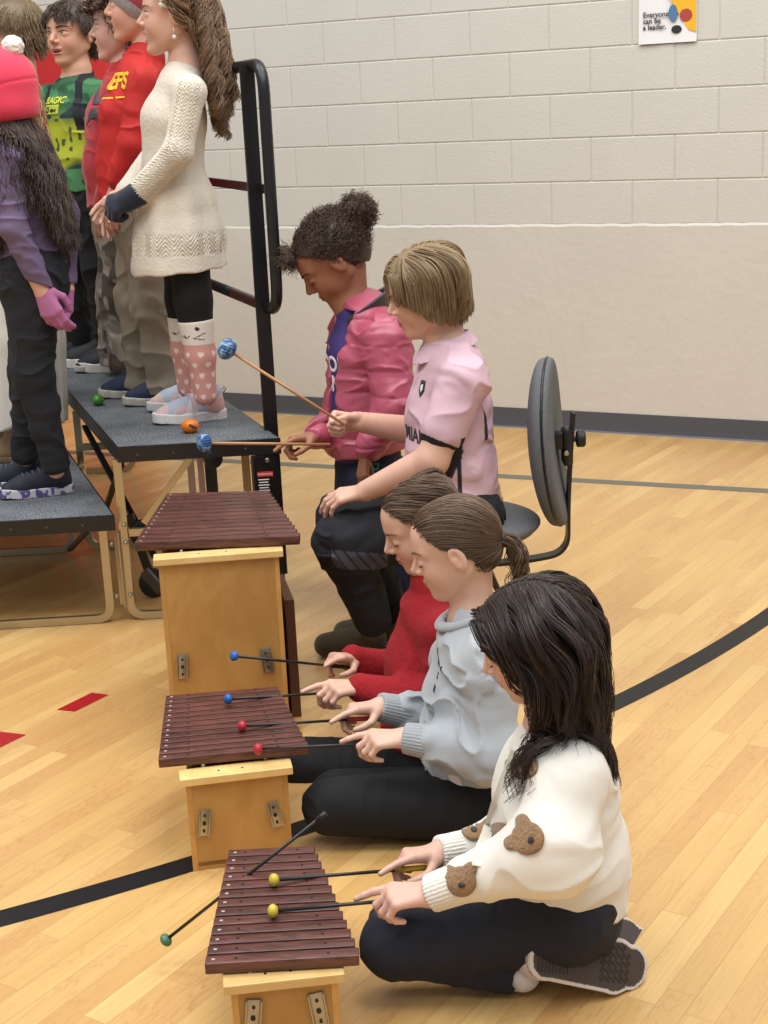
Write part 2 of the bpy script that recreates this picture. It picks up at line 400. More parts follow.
# lower wall: smooth coat standing a little proud, with an uneven top edge
us = np.linspace(-5, 4.1, 240); vs = []; 
for u in us:
    j = rs.uniform(-.0025, .0025); vs += [wp(u, .012, .0), wp(u, .012, 1.008+j), wp(u, .004, 1.021+j*1.5), wp(u, -.02, 1.021+j)]
mb.add(vs, [(i*4+k, (i+1)*4+k, (i+1)*4+k+1, i*4+k+1) for i in range(len(us)-1) for k in range(3)])
mb.build('wall_back_lower', MWALL2).__setitem__('kind', 'structure')
MBASE = mat('vinyl_base', (78, 81, 90), rough=.45)
mb = MB(); prof = [(.013, .101), (.0165, .1), (.017, .03), (.019, .008), (.026, .0)]
us = [-5, 4.1]; vs = [wp(u, n, z) for u in us for n, z in prof]
mb.add(vs, [(k, k+1, 5+k+1, 5+k) for k in range(4)]); mb.build('baseboard_back', MBASE).__setitem__('kind', 'structure')
# red padding further along the wall
MPAD = mat('red_vinyl_pad', (190, 36, 38), rough=.42)
for k in range(4):
    mb = MB(); mb.box(wp(-1.42-.61*(k+.5), .045, 1.06), (.606, .06, 1.92), RW, bev=.012)
    o = mb.build('wall_pad', MPAD, smooth=True, auto=.6)
    tag(o, 'red vinyl safety pad fixed to the block wall behind the singers on the risers', 'wall pad', 'red wall pads behind the choir')
MGREYM = mat('grey_metal', (150, 150, 152), rough=.4, metal=.6)
mb = MB(); mb.box(wp(-2.7, .04, 2.045), (2.6, .075, .035), RW, bev=.004)
tag(mb.build('pad_rail', MGREYM), 'grey metal strip along the top of the red wall pads', 'rail')

# court lines (painted, on the floor)
def floor_strip(name, pts, w, matl, z=.0012):
    pts = [np.asarray(p, float) for p in pts]; vs = []
    for i, p in enumerate(pts):
        T = nrm(pts[min(i+1, len(pts)-1)]-pts[max(i-1, 0)]); n = V(-T[1], T[0]); vs += [(p[0]+n[0]*w/2, p[1]+n[1]*w/2, z), (p[0]-n[0]*w/2, p[1]-n[1]*w/2, z)]
    mb = MB(); mb.add(vs, [(2*i, 2*i+1, 2*i+3, 2*i+2) for i in range(len(pts)-1)]); o = mb.build(name, matl); o['kind'] = 'structure'; return o
MLINE = mat('court_line_paint', (20, 20, 23), rough=.42, spec=.3)
MLINE2 = mat('court_line_grey', (96, 98, 88), rough=.34)
A, Bp, Cp = [WZ(0, 918)[:2], WZ(190, 866)[:2], WZ(768, 617)[:2]]; Dp = WZ(632, 694)[:2]
pp = np.array([A, Bp, Dp, Cp]); Am = np.c_[2*pp, np.ones(4)]; cx, cy, k_ = np.linalg.lstsq(Am, (pp**2).sum(1), rcond=None)[0]; Rr = math.sqrt(k_+cx*cx+cy*cy)
a0 = math.atan2(A[1]-cy, A[0]-cx); a1 = math.atan2(Cp[1]-cy, Cp[0]-cx)
if a1-a0 > math.pi: a1 -= 2*math.pi
if a0-a1 > math.pi: a1 += 2*math.pi
da = a1-a0; floor_strip('floor_court_arc', [V(cx+Rr*math.cos(a), cy+Rr*math.sin(a)) for a in np.linspace(a0-.25*da, a1+.2*da, 80)], .068, MLINE)
p0, p1 = WZ(497, 476)[:2], WZ(768, 491)[:2]; dd = nrm(p1-p0)
floor_strip('floor_court_line', [p0-dd*3.2, p1+dd*.6], .068, MLINE2)
MRED = mat('court_red_paint', (160, 20, 30), rough=.36)
for q in ([(57, 710), (91.6, 693), (108.6, 695), (75, 711.6)], [(-34, 748), (-8, 731), (26, 735), (-5, 750)]):
    P = [WZ(x, y) for x, y in q]; mb = MB(); mb.add([(p[0], p[1], .0013) for p in P], [(0, 1, 2, 3)]); mb.build('floor_court_dash', MRED).__setitem__('kind', 'structure')

# poster
MPOST = mat('poster_paper', (232, 232, 234), rough=.5); MYEL = mat('poster_yellow', (240, 182, 40), rough=.5)
Pn = lambda x, y, n=.012: None
def on_wall(px, py, off=0.008):
    d = ray(px, py); o_ = V(0, 0, CH); t = ((wo+wn*off-o_)@wn)/(d@wn); p = o_+d*t; return p
def wuz(p): return ((p-wo)@wu, p[2])
ul, zt = wuz(on_wall(639, -2)); ur, zb = wuz(on_wall(697, 41))
zt = wuz(on_wall(668, -8))[1]; zb = wuz(on_wall(668, 43))[1]
poster = empty('poster', wp((ul+ur)/2, .01, zb), 'white and yellow paper poster reading Everyone can be a leader', 'poster')
mb = MB(); nn = 12; vs = []
for i in range(nn+1):
    for j in range(nn+1):
        u = ul+(ur-ul)*i/nn; z = zb+(zt-zb)*j/nn; vs.append(wp(u, .010+.006*(1-j/nn)**2+.002*math.sin(i*.8), z))
for i in range(nn+1):
    for j in range(nn+1): vs.append(np.array(vs[i*(nn+1)+j])-wn*.0006)
N1 = (nn+1)**2; mb.add(vs, [(i*(nn+1)+j, (i+1)*(nn+1)+j, (i+1)*(nn+1)+j+1, i*(nn+1)+j+1) for i in range(nn) for j in range(nn)]+[(N1+i*(nn+1)+j, N1+i*(nn+1)+j+1, N1+(i+1)*(nn+1)+j+1, N1+(i+1)*(nn+1)+j) for i in range(nn) for j in range(nn)])
mb.build('sheet', MPOST, poster, smooth=True)
def wpoly(uv, name, matl, par, n=.0185):
    mb = MB(); k = len(uv); mb.add([wp(ul+(ur-ul)*a, n, zb+(zt-zb)*b_) for a, b_ in uv]+[wp(ul+(ur-ul)*a, n-.001, zb+(zt-zb)*b_) for a, b_ in uv], [tuple(range(k)), tuple(range(k, 2*k))[::-1]]); return mb.build(name, matl, par)
wpoly([(.48, 1.0), (.99, 1.0), (.99, .19), (.86, .24)], 'printed_panel', MYEL, poster)
wpoly([(.60+.08*math.cos(a), .58+.17*math.sin(a)) for a in np.linspace(0, 6.28, 15)[:-1]], 'printed_shape', mat('poster_blue', (80, 120, 160)), poster, .0192)
wpoly([(.82+.11*math.cos(a), .52+.13*math.sin(a)) for a in np.linspace(0, 6.28, 15)[:-1]], 'printed_shape', mat('poster_red', (170, 70, 60)), poster, .0192)
wpoly([(.66+.09*math.cos(a), .26+.08*math.sin(a)) for a in np.linspace(0, 6.28, 15)[:-1]], 'printed_shape', mat('poster_black', (40, 40, 44)), poster, .0192)
def text_obj(body, name, matl, parent, origin, xdir, ydir, size, depth=.0008, font_off=0.0, align='LEFT', line=1.0):
    cu = bpy.data.curves.new(name, 'FONT'); cu.body = body; cu.size = size; cu.extrude = depth; cu.offset = font_off; cu.align_x = align; cu.space_line = line
    tmp = bpy.data.objects.new(name, cu); COL.objects.link(tmp); bpy.context.view_layer.update()
    me = bpy.data.meshes.new_from_object(tmp.evaluated_get(bpy.context.evaluated_depsgraph_get())); bpy.data.objects.remove(tmp)
    n = len(me.vertices); co_ = np.empty(n*3); me.vertices.foreach_get('co', co_); co_ = co_.reshape(-1, 3)
    xd = nrm(xdir); yd = nrm(ydir); zd = np.cross(xd, yd); Q = np.asarray(origin)+co_[:, :1]*xd+co_[:, 1:2]*yd+co_[:, 2:]*zd
    me.vertices.foreach_set('co', Q.ravel()); me.update()
    return link(name, me, matl, parent, smooth=False)
MINK = mat('dark_print', (50, 50, 56), rough=.6)
hh = zt-zb; ww = ur-ul
text_obj('Everyone\ncan be\na leader.', 'printed_words', MINK, poster, wp(ul+ww*.08, .0188, zb+hh*.53), wu, V(0, 0, 1), .032, .0004, .0006, line=.85)
# ================================================================ xylophones
def wood(name, rgb, rgb2, rough=.4, ring=10, sc=(3, 3, 18), coat=.1):
    m, t, b, o = nt(name); L = t.links.new
    tc = node(t, 'TexCoord'); mp = node(t, 'Mapping'); mp.inputs['Scale'].default_value = sc; L(tc.outputs['Object'], mp.inputs[0])
    oi = node(t, 'ObjectInfo'); mm = node(t, 'Math', operation='MULTIPLY'); mm.inputs[1].default_value = 30.; L(oi.outputs['Random'], mm.inputs[0])
    ad = node(t, 'VectorMath', operation='ADD'); L(mp.outputs[0], ad.inputs[0]); L(mm.outputs[0], ad.inputs[1])
    n = node(t, 'TexNoise', Scale=1., Detail=4., Distortion=.5); L(ad.outputs[0], n.inputs['Vector'])
    mu = node(t, 'Math', operation='MULTIPLY'); mu.inputs[1].default_value = ring; L(n.outputs[0], mu.inputs[0])
    pp_ = node(t, 'Math', operation='PINGPONG'); pp_.inputs[1].default_value = 1.; L(mu.outputs[0], pp_.inputs[0])
    mx = node(t, 'Mix', data_type='RGBA'); L(pp_.outputs[0], mx.inputs[0]); mx.inputs[6].default_value = rgba(lin(rgb)); mx.inputs[7].default_value = rgba(lin(rgb2))
    vr = node(t, 'MapRange'); vr.inputs[3].default_value = .82; vr.inputs[4].default_value = 1.18; L(oi.outputs['Random'], vr.inputs[0])
    sc_ = node(t, 'VectorMath', operation='SCALE'); L(mx.outputs[2], sc_.inputs[0]); L(vr.outputs[0], sc_.inputs['Scale'])
    L(sc_.outputs[0], b.inputs['Base Color']); b.inputs['Roughness'].default_value = rough; b.inputs['Coat Weight'].default_value = coat
    return m
MROSE = wood('rosewood', (98, 56, 48), (64, 36, 32), .38, 8, (8, 60, 60))
MBEECH = wood('box_ply', (198, 150, 84), (186, 136, 72), .42, 7, (9, 9, 4))
MTRIM = wood('pale_trim', (224, 190, 128), (214, 176, 112), .4, 5, (14, 14, 14))
MDARKW = mat('dark_wood_side', (88, 56, 36), rough=.5)
MSTEEL = mat('bracket_steel', (172, 168, 160), rough=.32, metal=.9)
MBLACK = mat('black_hole', (18, 18, 18), rough=.6)
MPIN = mat('bar_pin', (176, 168, 162), rough=.5)
MCORD = mat('bar_cord', (214, 200, 190), rough=.8)

def xylophone(label, nl, nr, fl_, fr_, zt, nbars, thick, box, boxz, ffar, zd=0.):
    """nl,nr / fl_,fr_: near and far ends of the bars (world xy at height zt). box = (near width, far width, near overhang in y)"""
    nl, nr, fl_, fr_ = [np.asarray(p, float)[:2] for p in (nl, nr, fl_, fr_)]
    cn, cf = (nl+nr)/2, (fl_+fr_)/2; ax = cf-cn; Ln = np.linalg.norm(ax); ax = ax/Ln; sd = V(ax[1], -ax[0]); wn_, wf_ = np.linalg.norm(nr-nl), np.linalg.norm(fr_-fl_)
    nd = nrm(nr-nl)                                   # bar direction near, slight skew as laid
    fd = nrm(fr_-fl_)
    root = empty('xylophone', (cn[0], cn[1], 0), label, 'xylophone')
    pitch = Ln/nbars; bw = pitch*.86
    bn, bf, oh = box
    zr = zt-thick-.012-zd                                # rim height
    # resonator box: tapered in plan, open-topped trough closed by cords
    yb0 = -oh; yb1 = Ln+ffar
    def P(s, l, z): q = cn+ax*l+sd*s; return V(q[0], q[1], z)
    th = .012; mb = MB()
    wnb, wfb = bn/2, bf/2
    # near panel, far panel, two long sides, bottom
    mb.hull8([P(-wnb+th, yb0, boxz), P(wnb-th, yb0, boxz), P(wnb-th, yb0+th, boxz), P(-wnb+th, yb0+th, boxz), P(-wnb+th, yb0, zr), P(wnb-th, yb0, zr), P(wnb-th, yb0+th, zr), P(-wnb+th, yb0+th, zr)])
    mb.hull8([P(-wfb, yb1-th, boxz), P(wfb, yb1-th, boxz), P(wfb, yb1, boxz), P(-wfb, yb1, boxz), P(-wfb, yb1-th, zr), P(wfb, yb1-th, zr), P(wfb, yb1, zr), P(-wfb, yb1, zr)])
    mb.hull8([P(-wnb, yb0, boxz+.01), P(wnb, yb0, boxz+.01), P(wfb, yb1, boxz+.01), P(-wfb, yb1, boxz+.01), P(-wnb, yb0, boxz+.02), P(wnb, yb0, boxz+.02), P(wfb, yb1, boxz+.02), P(-wfb, yb1, boxz+.02)])
    bx = mb.build('resonator_box', MBEECH, root)
    for s in (-1, 1):
        m2 = MB(); m2.hull8([P(s*wnb-s*th, yb0-.001, boxz), P(s*wnb, yb0-.001, boxz), P(s*wfb, yb1, boxz), P(s*(wfb-th), yb1, boxz), P(s*wnb-s*th, yb0-.001, zr), P(s*wnb, yb0-.001, zr), P(s*wfb, yb1, zr), P(s*(wfb-th), yb1, zr)])
        m2.build('side_panel', MBEECH, root)
    # pale end caps
    for yy, hw, d, z_ in ((yb0, wnb+.012, .055, zr), (yb1, wfb+.010, -.045, zr)):
        c = P(0, yy-.012*np.sign(d)+d/2, z_+.008); mb = MB(); R2 = np.stack([V(sd[0], sd[1], 0), V(ax[0], ax[1], 0), V(0, 0, 1)], 1)
        mb.box(c, (2*hw, abs(d), .018), R2, bev=.002); e = mb.build('end_cap', MTRIM, root)
        for q in (-.25, .1):
            h = MB(); h.lathe(c+R2@V(q*hw*1.2, 0, .0085), V(0, 0, 1), [(0, .0028), (.001, .0028)], 10); h.build('screw', MBLACK, e)
    # rails under the bars
    for s in (-1, 1):
        m2 = MB(); a, b_ = P(s*wnb*.62, .01, zr+.004), P(s*wfb*.62, Ln-.005, zr+.004); a = a+V(0, 0, zd+.003); b_ = b_+V(0, 0, zd+.003); m2.tube([a, b_], .004, 8); m2.build('bar_cord', MCORD, root)
    for i in range(nbars):
        f = (i+.5)/nbars; c2 = cn+(cf-cn)*f; w = wn_+(wf_-wn_)*f; d = nrm(nd*(1-f)+fd*f); pr = V(-d[1], d[0])
        R2 = np.stack([V(d[0], d[1], 0), V(pr[0], pr[1], 0), V(0, 0, 1)], 1)
        bmb = MB(); bmb.box((0, 0, 0), (w, bw, thick), None, bev=.0022)
        ob = bmb.build('bar', MROSE, root, smooth=True, auto=.5)
        mw = Matrix(((R2[0,0], R2[0,1], 0, c2[0]), (R2[1,0], R2[1,1], 0, c2[1]), (0, 0, 1, zt-thick/2), (0, 0, 0, 1)))
        ob.matrix_basis = mw
        for s, o_ in ((-1, .2), (1, .2)):
            pn = MB(); pn.lathe(V(s*w*(.5-o_), 0, thick/2-.0002), V(0, 0, 1), [(0, .0030), (.0012, .0026)], 10)
            q = pn.build('pin_hole', MBLACK, None); q.parent = ob
        pl = MB(); pl.box(V(-w/2+.014, 0, thick/2+.0002), (.006, .0045, .0006)); q = pl.build('note_mark', MPIN, None); q.parent = ob
    return root, P, (wnb, yb0, zr)
def bracket(root, P, s, z, tilt=0, h=.062, w=.022, y=-.0):
    b_ = MB(); c = P(s, y-.003, z); dirx = nrm(P(1, 0, 0)-P(0, 0, 0)); up = nrm(V(0, 0, 1)+dirx*tilt); xd = np.cross(up, nrm(P(0, 1, 0)-P(0, 0, 0))); R2 = np.stack([xd, np.cross(up, xd), up], 1)
    b_.box(c, (w, .003, h), R2, bev=.001)
    for q in (-1, 1): b_.box(c+R2@V(q*w*.5, 0, 0)-nrm(P(0, 1, 0)-P(0, 0, 0))*.003, (.003, .009, h), R2, bev=.001)
    o = b_.build('leg_bracket', MSTEEL, root, smooth=True, auto=.5)
    for q in (-.3, 0, .3):
        k = MB(); k.lathe(c+up*q*h-nrm(P(0, 1, 0)-P(0, 0, 0))*.003, -nrm(P(0, 1, 0)-P(0, 0, 0)), [(0, .0045 if q == 0 else .003), (.0012, .0045 if q == 0 else .003)], 12); k.build('bolt', MBLACK, o)
# nearest xylophone
Z3 = .200; X3 = [WZ(204, 965, Z3), WZ(361, 956, Z3), WZ(229, 849, Z3), WZ(313, 845, Z3)]
x3, P3, b3 = xylophone('nearest small xylophone with dark bars, played with the yellow mallets', *X3, Z3, 13, .021, (.185, .11, .012), .0, .02, zd=.008)
for s, tl in ((-.058, .12), (.056, -.12)): bracket(x3, P3, s, .105, tl, .07, .026, -.012)
Z2 = .255; X2 = [WZ(158, 760, Z2), WZ(309, 746, Z2), WZ(166, 695, Z2), WZ(277, 686, Z2)]
x2, P2, b2 = xylophone('middle xylophone on a low wooden box, played with the blue and red mallets', *X2, Z2, 13, .021, (.222, .16, .035), .0, .04, zd=.012)
for s, tl in ((-.078, .12), (.078, -.18)): bracket(x2, P2, s, .115, tl, .062, .022, -.035)
Z1 = .55; X1 = [WZ(134, 543, Z1), WZ(301, 536, Z1), WZ(167, 493, Z1), WZ(268, 490, Z1)]
x1, P1, b1 = xylophone('large tall-boxed bass xylophone standing furthest back beside the risers', *X1, Z1, 13, .024, (.308, .25, .04), .0, .05, zd=.008)
for s, tl in ((-.115, .06), (.105, -.12)): bracket(x1, P1, s, .225, tl, .068, .026, -.04)
mb = MB(); mb.hull8([P1(.165, .09, 0), P1(.19, .09, 0), P1(.17, .33, 0), P1(.145, .33, 0), P1(.165, .09, .34), P1(.19, .09, .34), P1(.17, .33, .34), P1(.145, .33, .34)]); mb.build('side_board', MDARKW, x1)

# ================================================================ mallets
def mallet(label, head, tip, hr, rgb, shaft_rgb, grip_rgb=None, grp=None, yarn=False, flat=.8, sr=.0035, griplen=.09):
    head = np.asarray(head, float); tip = np.asarray(tip, float); ax = nrm(tip-head)
    root = empty('mallet', head, label, 'mallet', grp)
    F = Fld(); u = nrm(np.cross(ax, V(0, 0, 1))); w = np.cross(ax, u)
    F.ell(head, (hr*flat, hr, hr), np.stack([ax, u, w], 1), k=.001)
    if yarn: F.disp = lambda P: -.0012*np.sin(np.arctan2((P-head)@w, (P-head)@u)*22+((P-head)@ax)*160); 
    mh = mat('mallet_head', rgb, rough=.85 if yarn else .45, bump=('noise', 60, .4, .003) if yarn else None) if not yarn else YARN
    F.build('mallet_head', mh, root, h=.0018 if not yarn else .0016)
    mb = MB(); mb.tube([head+ax*hr*.5, tip], [sr, sr*.95], 10); mb.build('shaft', mat('mallet_shaft', shaft_rgb, rough=.35), root, smooth=True)
    if grip_rgb is not None:
        mb = MB(); mb.tube([tip-ax*griplen, tip+ax*.002], sr*1.6, 12); mb.build('grip', mat('mallet_grip', grip_rgb, rough=.5), root, smooth=True)
    return root
m, t, b, o = nt('blue_white_yarn'); L = t.links.new
tc = node(t, 'TexCoord'); n = node(t, 'TexNoise', Scale=22., Detail=2., Distortion=2.5); L(tc.outputs['Object'], n.inputs['Vector'])
cr = node(t, 'ValToRGB'); L(n.outputs[0], cr.inputs[0]); E = cr.color_ramp.elements; E[0].position = .45; E[0].color = rgba(lin((40, 82, 132))); E[1].position = .66; E[1].color = rgba(lin((150, 172, 196)))
L(cr.outputs[0], b.inputs['Base Color']); b.inputs['Roughness'].default_value = .9; YARN = m
DZ = .6
# ================================================================ egg shakers on the riser
def shaker(label, px, py, z, rgb, r=.022, el=1.25):
    c = WZ(px, py, z+r*.95); F = Fld(); F.ell(c, (r*el, r*(1.25 if el < 1.1 else 1.), r), k=.001)
    o = F.build('egg_shaker', mat('shaker_plastic', rgb, rough=.3), None, h=.002); tag(o, label, 'shaker')
    return o, c
shaker('green egg shaker on the grey deck of the upper riser', 98, 400, DZ, (62, 128, 44), .0215, 1.0)
os_, oc = shaker('orange egg shaker beside the sneakers of the girl in the cream dress', 190, 426, DZ, (222, 118, 36), .024)
mb = MB()
for k in range(3): mb.box(oc+V(.004+.008*k, -.0235, .006-.004*k), (.007, .002, .010), None, bev=.0005)
mb.build('printed_mark', MINK, os_)

# ================================================================ risers
def carpet(name):
    m, t, b, o = nt(name); L = t.links.new; tc = node(t, 'TexCoord'); n = node(t, 'TexNoise', Scale=150., Detail=2., Roughness=.8); L(tc.outputs['Object'], n.inputs['Vector'])
    n2 = node(t, 'TexNoise', Scale=9., Detail=3.); L(tc.outputs['Object'], n2.inputs['Vector'])
    a = node(t, 'Math', operation='MULTIPLY_ADD'); a.inputs[1].default_value = .25; L(n2.outputs[0], a.inputs[0]); L(n.outputs[0], a.inputs[2])
    cr = node(t, 'ValToRGB'); L(a.outputs[0], cr.inputs[0]); E = cr.color_ramp.elements; E[0].position = .5; E[0].color = rgba(lin((52, 56, 60))); E[1].position = .74; E[1].color = rgba(lin((122, 127, 132)))
    L(cr.outputs[0], b.inputs['Base Color']); b.inputs['Roughness'].default_value = .95; bp = node(t, 'Bump', Strength=.6, Distance=.003); L(n.outputs[0], bp.inputs['Height']); L(bp.outputs[0], b.inputs['Normal']); return m
MCARP = carpet('riser_carpet'); MBLK = mat('black_powdercoat', (20, 20, 22), rough=.38); MCHR = mat('zinc_tube', (186, 176, 150), rough=.28, metal=.9); MRUB = mat('black_rubber', (22, 22, 22), rough=.6)
MDST = mat('dull_steel', (92, 92, 94), rough=.45, metal=.7)
MWARN = mat('warning_red', (196, 40, 44), rough=.5); MWHT = mat('white_print', (225, 225, 225), rough=.5)
RU = nrm(V(-.325, .946, 0)); RA = WZ(118, 447, DZ); RB = WZ(279, 438, DZ); RXd = nrm(RB-RA); RN = V(RU[1], -RU[0], 0)
LZ = .38; LA = WZ(113, 515, LZ); LB = LA-RXd*.62
UZ = V(0, 0, 1)
def riser(label, A, B, z, LEN, grpname):
    root = empty('choir_riser', (A[0], A[1], 0), label, 'riser', None)
    C, D = B+RU*LEN, A+RU*LEN; c0 = (A+B)/2
    def q(P, zz): return V(P[0], P[1], zz)
    ins = lambda P: P+nrm((A+C)/2-P)*.006
    mb = MB(); mb.hull8([q(ins(P), z-.04) for P in (A, B, C, D)]+[q(ins(P), z) for P in (A, B, C, D)]); dk = mb.build('deck', MCARP, root)
    bar = [(A, B), (B, C), (C, D), (D, A)]
    for i, (P, Q) in enumerate(bar):
        d = nrm(Q-P); n = V(d[1], -d[0], 0); mb = MB(); mb.rect_tube([q(P, z-.026)-d*.003, q(Q, z-.026)+d*.003], .008, .05, UZ); e = mb.build('deck_edge', MBLK, root)
        if i == 0:
            Lq = np.linalg.norm(Q-P)
            for s in np.arange(.06, Lq, .115):
                k = MB(); k.lathe(q(P+d*s, z-.028)+n*.004, n, [(0, .0035), (.0012, .0035), (.002, .002)], 10); k.build('bolt', MDST, e)
    return root, q
ur, q = riser('taller grey-carpeted riser the front row of singers stands on', RA, RB, DZ, 2.5, 'choir risers')
lr, q = riser('lower grey-carpeted riser at the left edge under the girl in the pink hat', LB, LA, LZ, 2.5, 'choir risers')
def leg_frame(root, P0, P1, zt, mt=None, w=.026, zb=.015, name='leg_frame', rr=.05):
    mb = MB(); a, b_ = V(P0[0], P0[1], zt), V(P1[0], P1[1], zt); pts = [a, V(P0[0], P0[1], zb), V(P1[0], P1[1], zb), b_]
    mb.rect_tube(rounded_path(pts, rr, 6), w, .018, nrm(np.cross(UZ, b_-a))); return mb.build(name, mt or MCHR, root, auto=.7)
for s in (.05, .95, 2.3):
    leg_frame(ur, RA+RU*s+RXd*.0, RB+RU*s-RXd*.10, DZ-.05)
    leg_frame(lr, LA+RU*s-RXd*.03, LB+RU*s+RXd*.03, LZ-.05)
    h = MB(); h.rect_tube([V(*(RA+RU*(s-.012)-RXd*.025)[:2], .06), V(*(RA+RU*(s-.012)-RXd*.025)[:2], .30)], .022, .004, RU); hp = h.build('hinge', MCHR, ur)
    k = MB(); k.tube([V(*(RA+RU*(s-.016)-RXd*.02)[:2], .05), V(*(RA+RU*(s-.016)-RXd*.02)[:2], .31)], .005, 8); k.build('hinge_pin', MSTEEL, hp)
    for zz in (.09, .27, .33):
        for dx in (.0, -.045):
            k = MB(); k.lathe(V(*(RA+RU*(s-.01)+RXd*dx)[:2], zz)-RU*.004, -RU, [(0, .008), (.003, .007), (.005, .003)], 10); k.build('bolt', MSTEEL, ur)
def bar_(root, name, a, b_, w, h, m_, up=UZ): mb = MB(); mb.rect_tube([a, b_], w, h, up); return mb.build(name, m_, root)
g = lambda s, x, z: V(*(RA+RU*s+RXd*x)[:2], z)
bar_(ur, 'brace', g(.06, .07, .33), g(.06, .24, DZ-.06), .02, .02, MCHR); bar_(ur, 'cross_tube', g(.06, .02, .30), g(.06, .36, .30), .02, .025, MCHR)
bar_(ur, 'cross_tube', g(.06, .30, .56), g(.06, .30, .12), .02, .02, MCHR); bar_(ur, 'brace', g(.1, .02, .52), g(1.0, .06, .10), .02, .012, MBLK)
bar_(ur, 'brace', g(.9, .02, .50), g(.1, .1, .20), .02, .012, MBLK); bar_(ur, 'cross_tube', g(.9, 0, .42), g(.9, .42, .42), .02, .025, MCHR)
bar_(ur, 'leg_post', g(.30, .34, .55), g(.30, .34, .02), .022, .022, MBLK)
bar_(lr, 'brace', V(*(LA+RU*.1-RXd*.06)[:2], LZ-.06), V(*(LA+RU*.8-RXd*.06)[:2], .05), .018, .012, MBLK)
bar_(lr, 'cross_tube', V(*(LA+RU*.95)[:2], LZ-.06), V(*(LA+RU*.95-RXd*.6)[:2], LZ-.06), .018, .02, MCHR)
sm = bar_(ur, 'stop_block', g(.02, .05, .175), g(.02, .10, .105), .03, .03, MBLK, RXd)
for (s, x, z, r) in ((.28, .10, .235, .047), (.28, .12, .055, .05)):
    w_ = MB(); w_.lathe(g(s, x, z), RXd*0+RN*0+RU*-1, [(-.016, r*.8), (-.012, r), (.012, r), (.016, r*.8)], 28); wh = w_.build('wheel', MRUB, ur, auto=.5)
    k = MB(); k.lathe(g(s, x, z)-RU*.016, -RU, [(0, .013), (.004, .012), (.006, .004)], 14); k.build('axle_cap', MSTEEL, wh)
bar_(ur, 'wheel_arm', g(.29, .06, .30), g(.29, .12, .055), .02, .03, MBLK)
k = MB(); k.lathe(g(.01, .30, DZ-.058), -RU, [(-.01, .03), (.012, .03), (.014, .026)], 24); k.build('latch_knob', MBLK, ur, auto=.5)
# guard rail
gb = lambda s, z, o_=0.: V(*(RB+RU*s+RN*o_)[:2], z)
gr = empty('guard_rail', gb(.1, 0), 'black steel guard rail along the back edge of the taller riser', 'guard rail')
zt_ = WY(250, 64, RB[1]+.03)[2]; zb_ = WY(264, 312, RB[1]+.03)[2]; zm_ = WY(255, 190, RB[1]+.05)[2]
mb = MB(); mb.tube(rounded_path([gb(.02, zb_, .03), gb(.02, zt_, .03), gb(1.25, zt_, .03), gb(1.25, zb_, .03), gb(.02, zb_, .03)][:-1]+[gb(.02, zb_, .03)], .09, 8)[0:0] or rounded_path([gb(.6, zb_, .03), gb(.02, zb_, .03), gb(.02, zt_, .03), gb(1.25, zt_, .03), gb(1.25, zb_, .03), gb(.59, zb_, .03)], .09, 8), .0185, 14)
mb.build('rail_loop', MBLK, gr, smooth=True)
bar_(gr, 'mid_rail', gb(.02, zm_, .03), gb(1.25, zm_, .03), .012, .028, MBLK)
for s in (.14, 1.12): bar_(gr, 'post', gb(s, .10, .012), gb(s, zt_, .012), .014, .045, MBLK, RN)
o = bar_(gr, 'post_sleeve', gb(.02, .12, -.05), gb(.02, DZ-.055, -.05), .03, .080, MBLK, RN)
lb = MB(); Rl = np.stack([RXd, V(-RXd[1], RXd[0], 0), UZ], 1); fc = gb(.02, .0, -.05)
fcn = lambda x, z: fc-RU*.0165*0+V(*(Rl@V(x, -.0215, 0))[:2], z)
lb.box(fcn(0, .488), (.055, .002, .016), Rl); lo_ = lb.build('warning_label', MWARN, o)
for i in range(5):
    l2 = MB(); l2.box(fcn(-.004, .470-.009*i), (.036-.006*(i % 2), .002, .003), Rl); l2.build('label_line', MWHT, o)
text_obj('WARNING', 'printed_words', MWHT, o, fcn(-.022, .4845)+V(*(Rl@V(0, -.0015, 0))[:2], 0), RXd, UZ, .010, .0002)
k = MB(); k.lathe(fcn(.012, .532), -Rl[:, 1], [(0, .008), (.003, .006)], 12); k.build('bolt', MSTEEL, o)

# ================================================================ chair
CY = 4.15; sc_ = WY(453, 531, CY); SZ = .44; sc_[2] = SZ
ch = empty('padded_chair', (sc_[0], CY, 0), 'grey padded swivel chair the boy in the pink shirt sits on', 'chair')
MFAB = mat('grey_chair_fabric', (98, 100, 103), rough=.95, bump=('noise', 380, .5, .002), var=.22, vs=240)
F = Fld(); F.ell(sc_+V(0, 0, -.01), (.255, .235, .042), k=.001); F.ell(sc_+V(0, 0, -.028), (.235, .215, .03), k=.02); F.build('seat', MFAB, ch, h=.005)
bc = WY(543, 443, CY); tl = nrm(V(-.16, 0, 1)); Rb = np.stack([np.cross(V(0, 1, 0), tl), V(0, 1, 0), tl], 1)
ang = math.radians(-13); Rz = np.array([[math.cos(ang), -math.sin(ang), 0], [math.sin(ang), math.cos(ang), 0], [0, 0, 1]]); Rb = Rz@np.stack([nrm(np.cross(V(0, 1, 0), nrm(V(-.075, 0, 1)))), V(0, 1, 0), nrm(V(-.075, 0, 1))], 1)
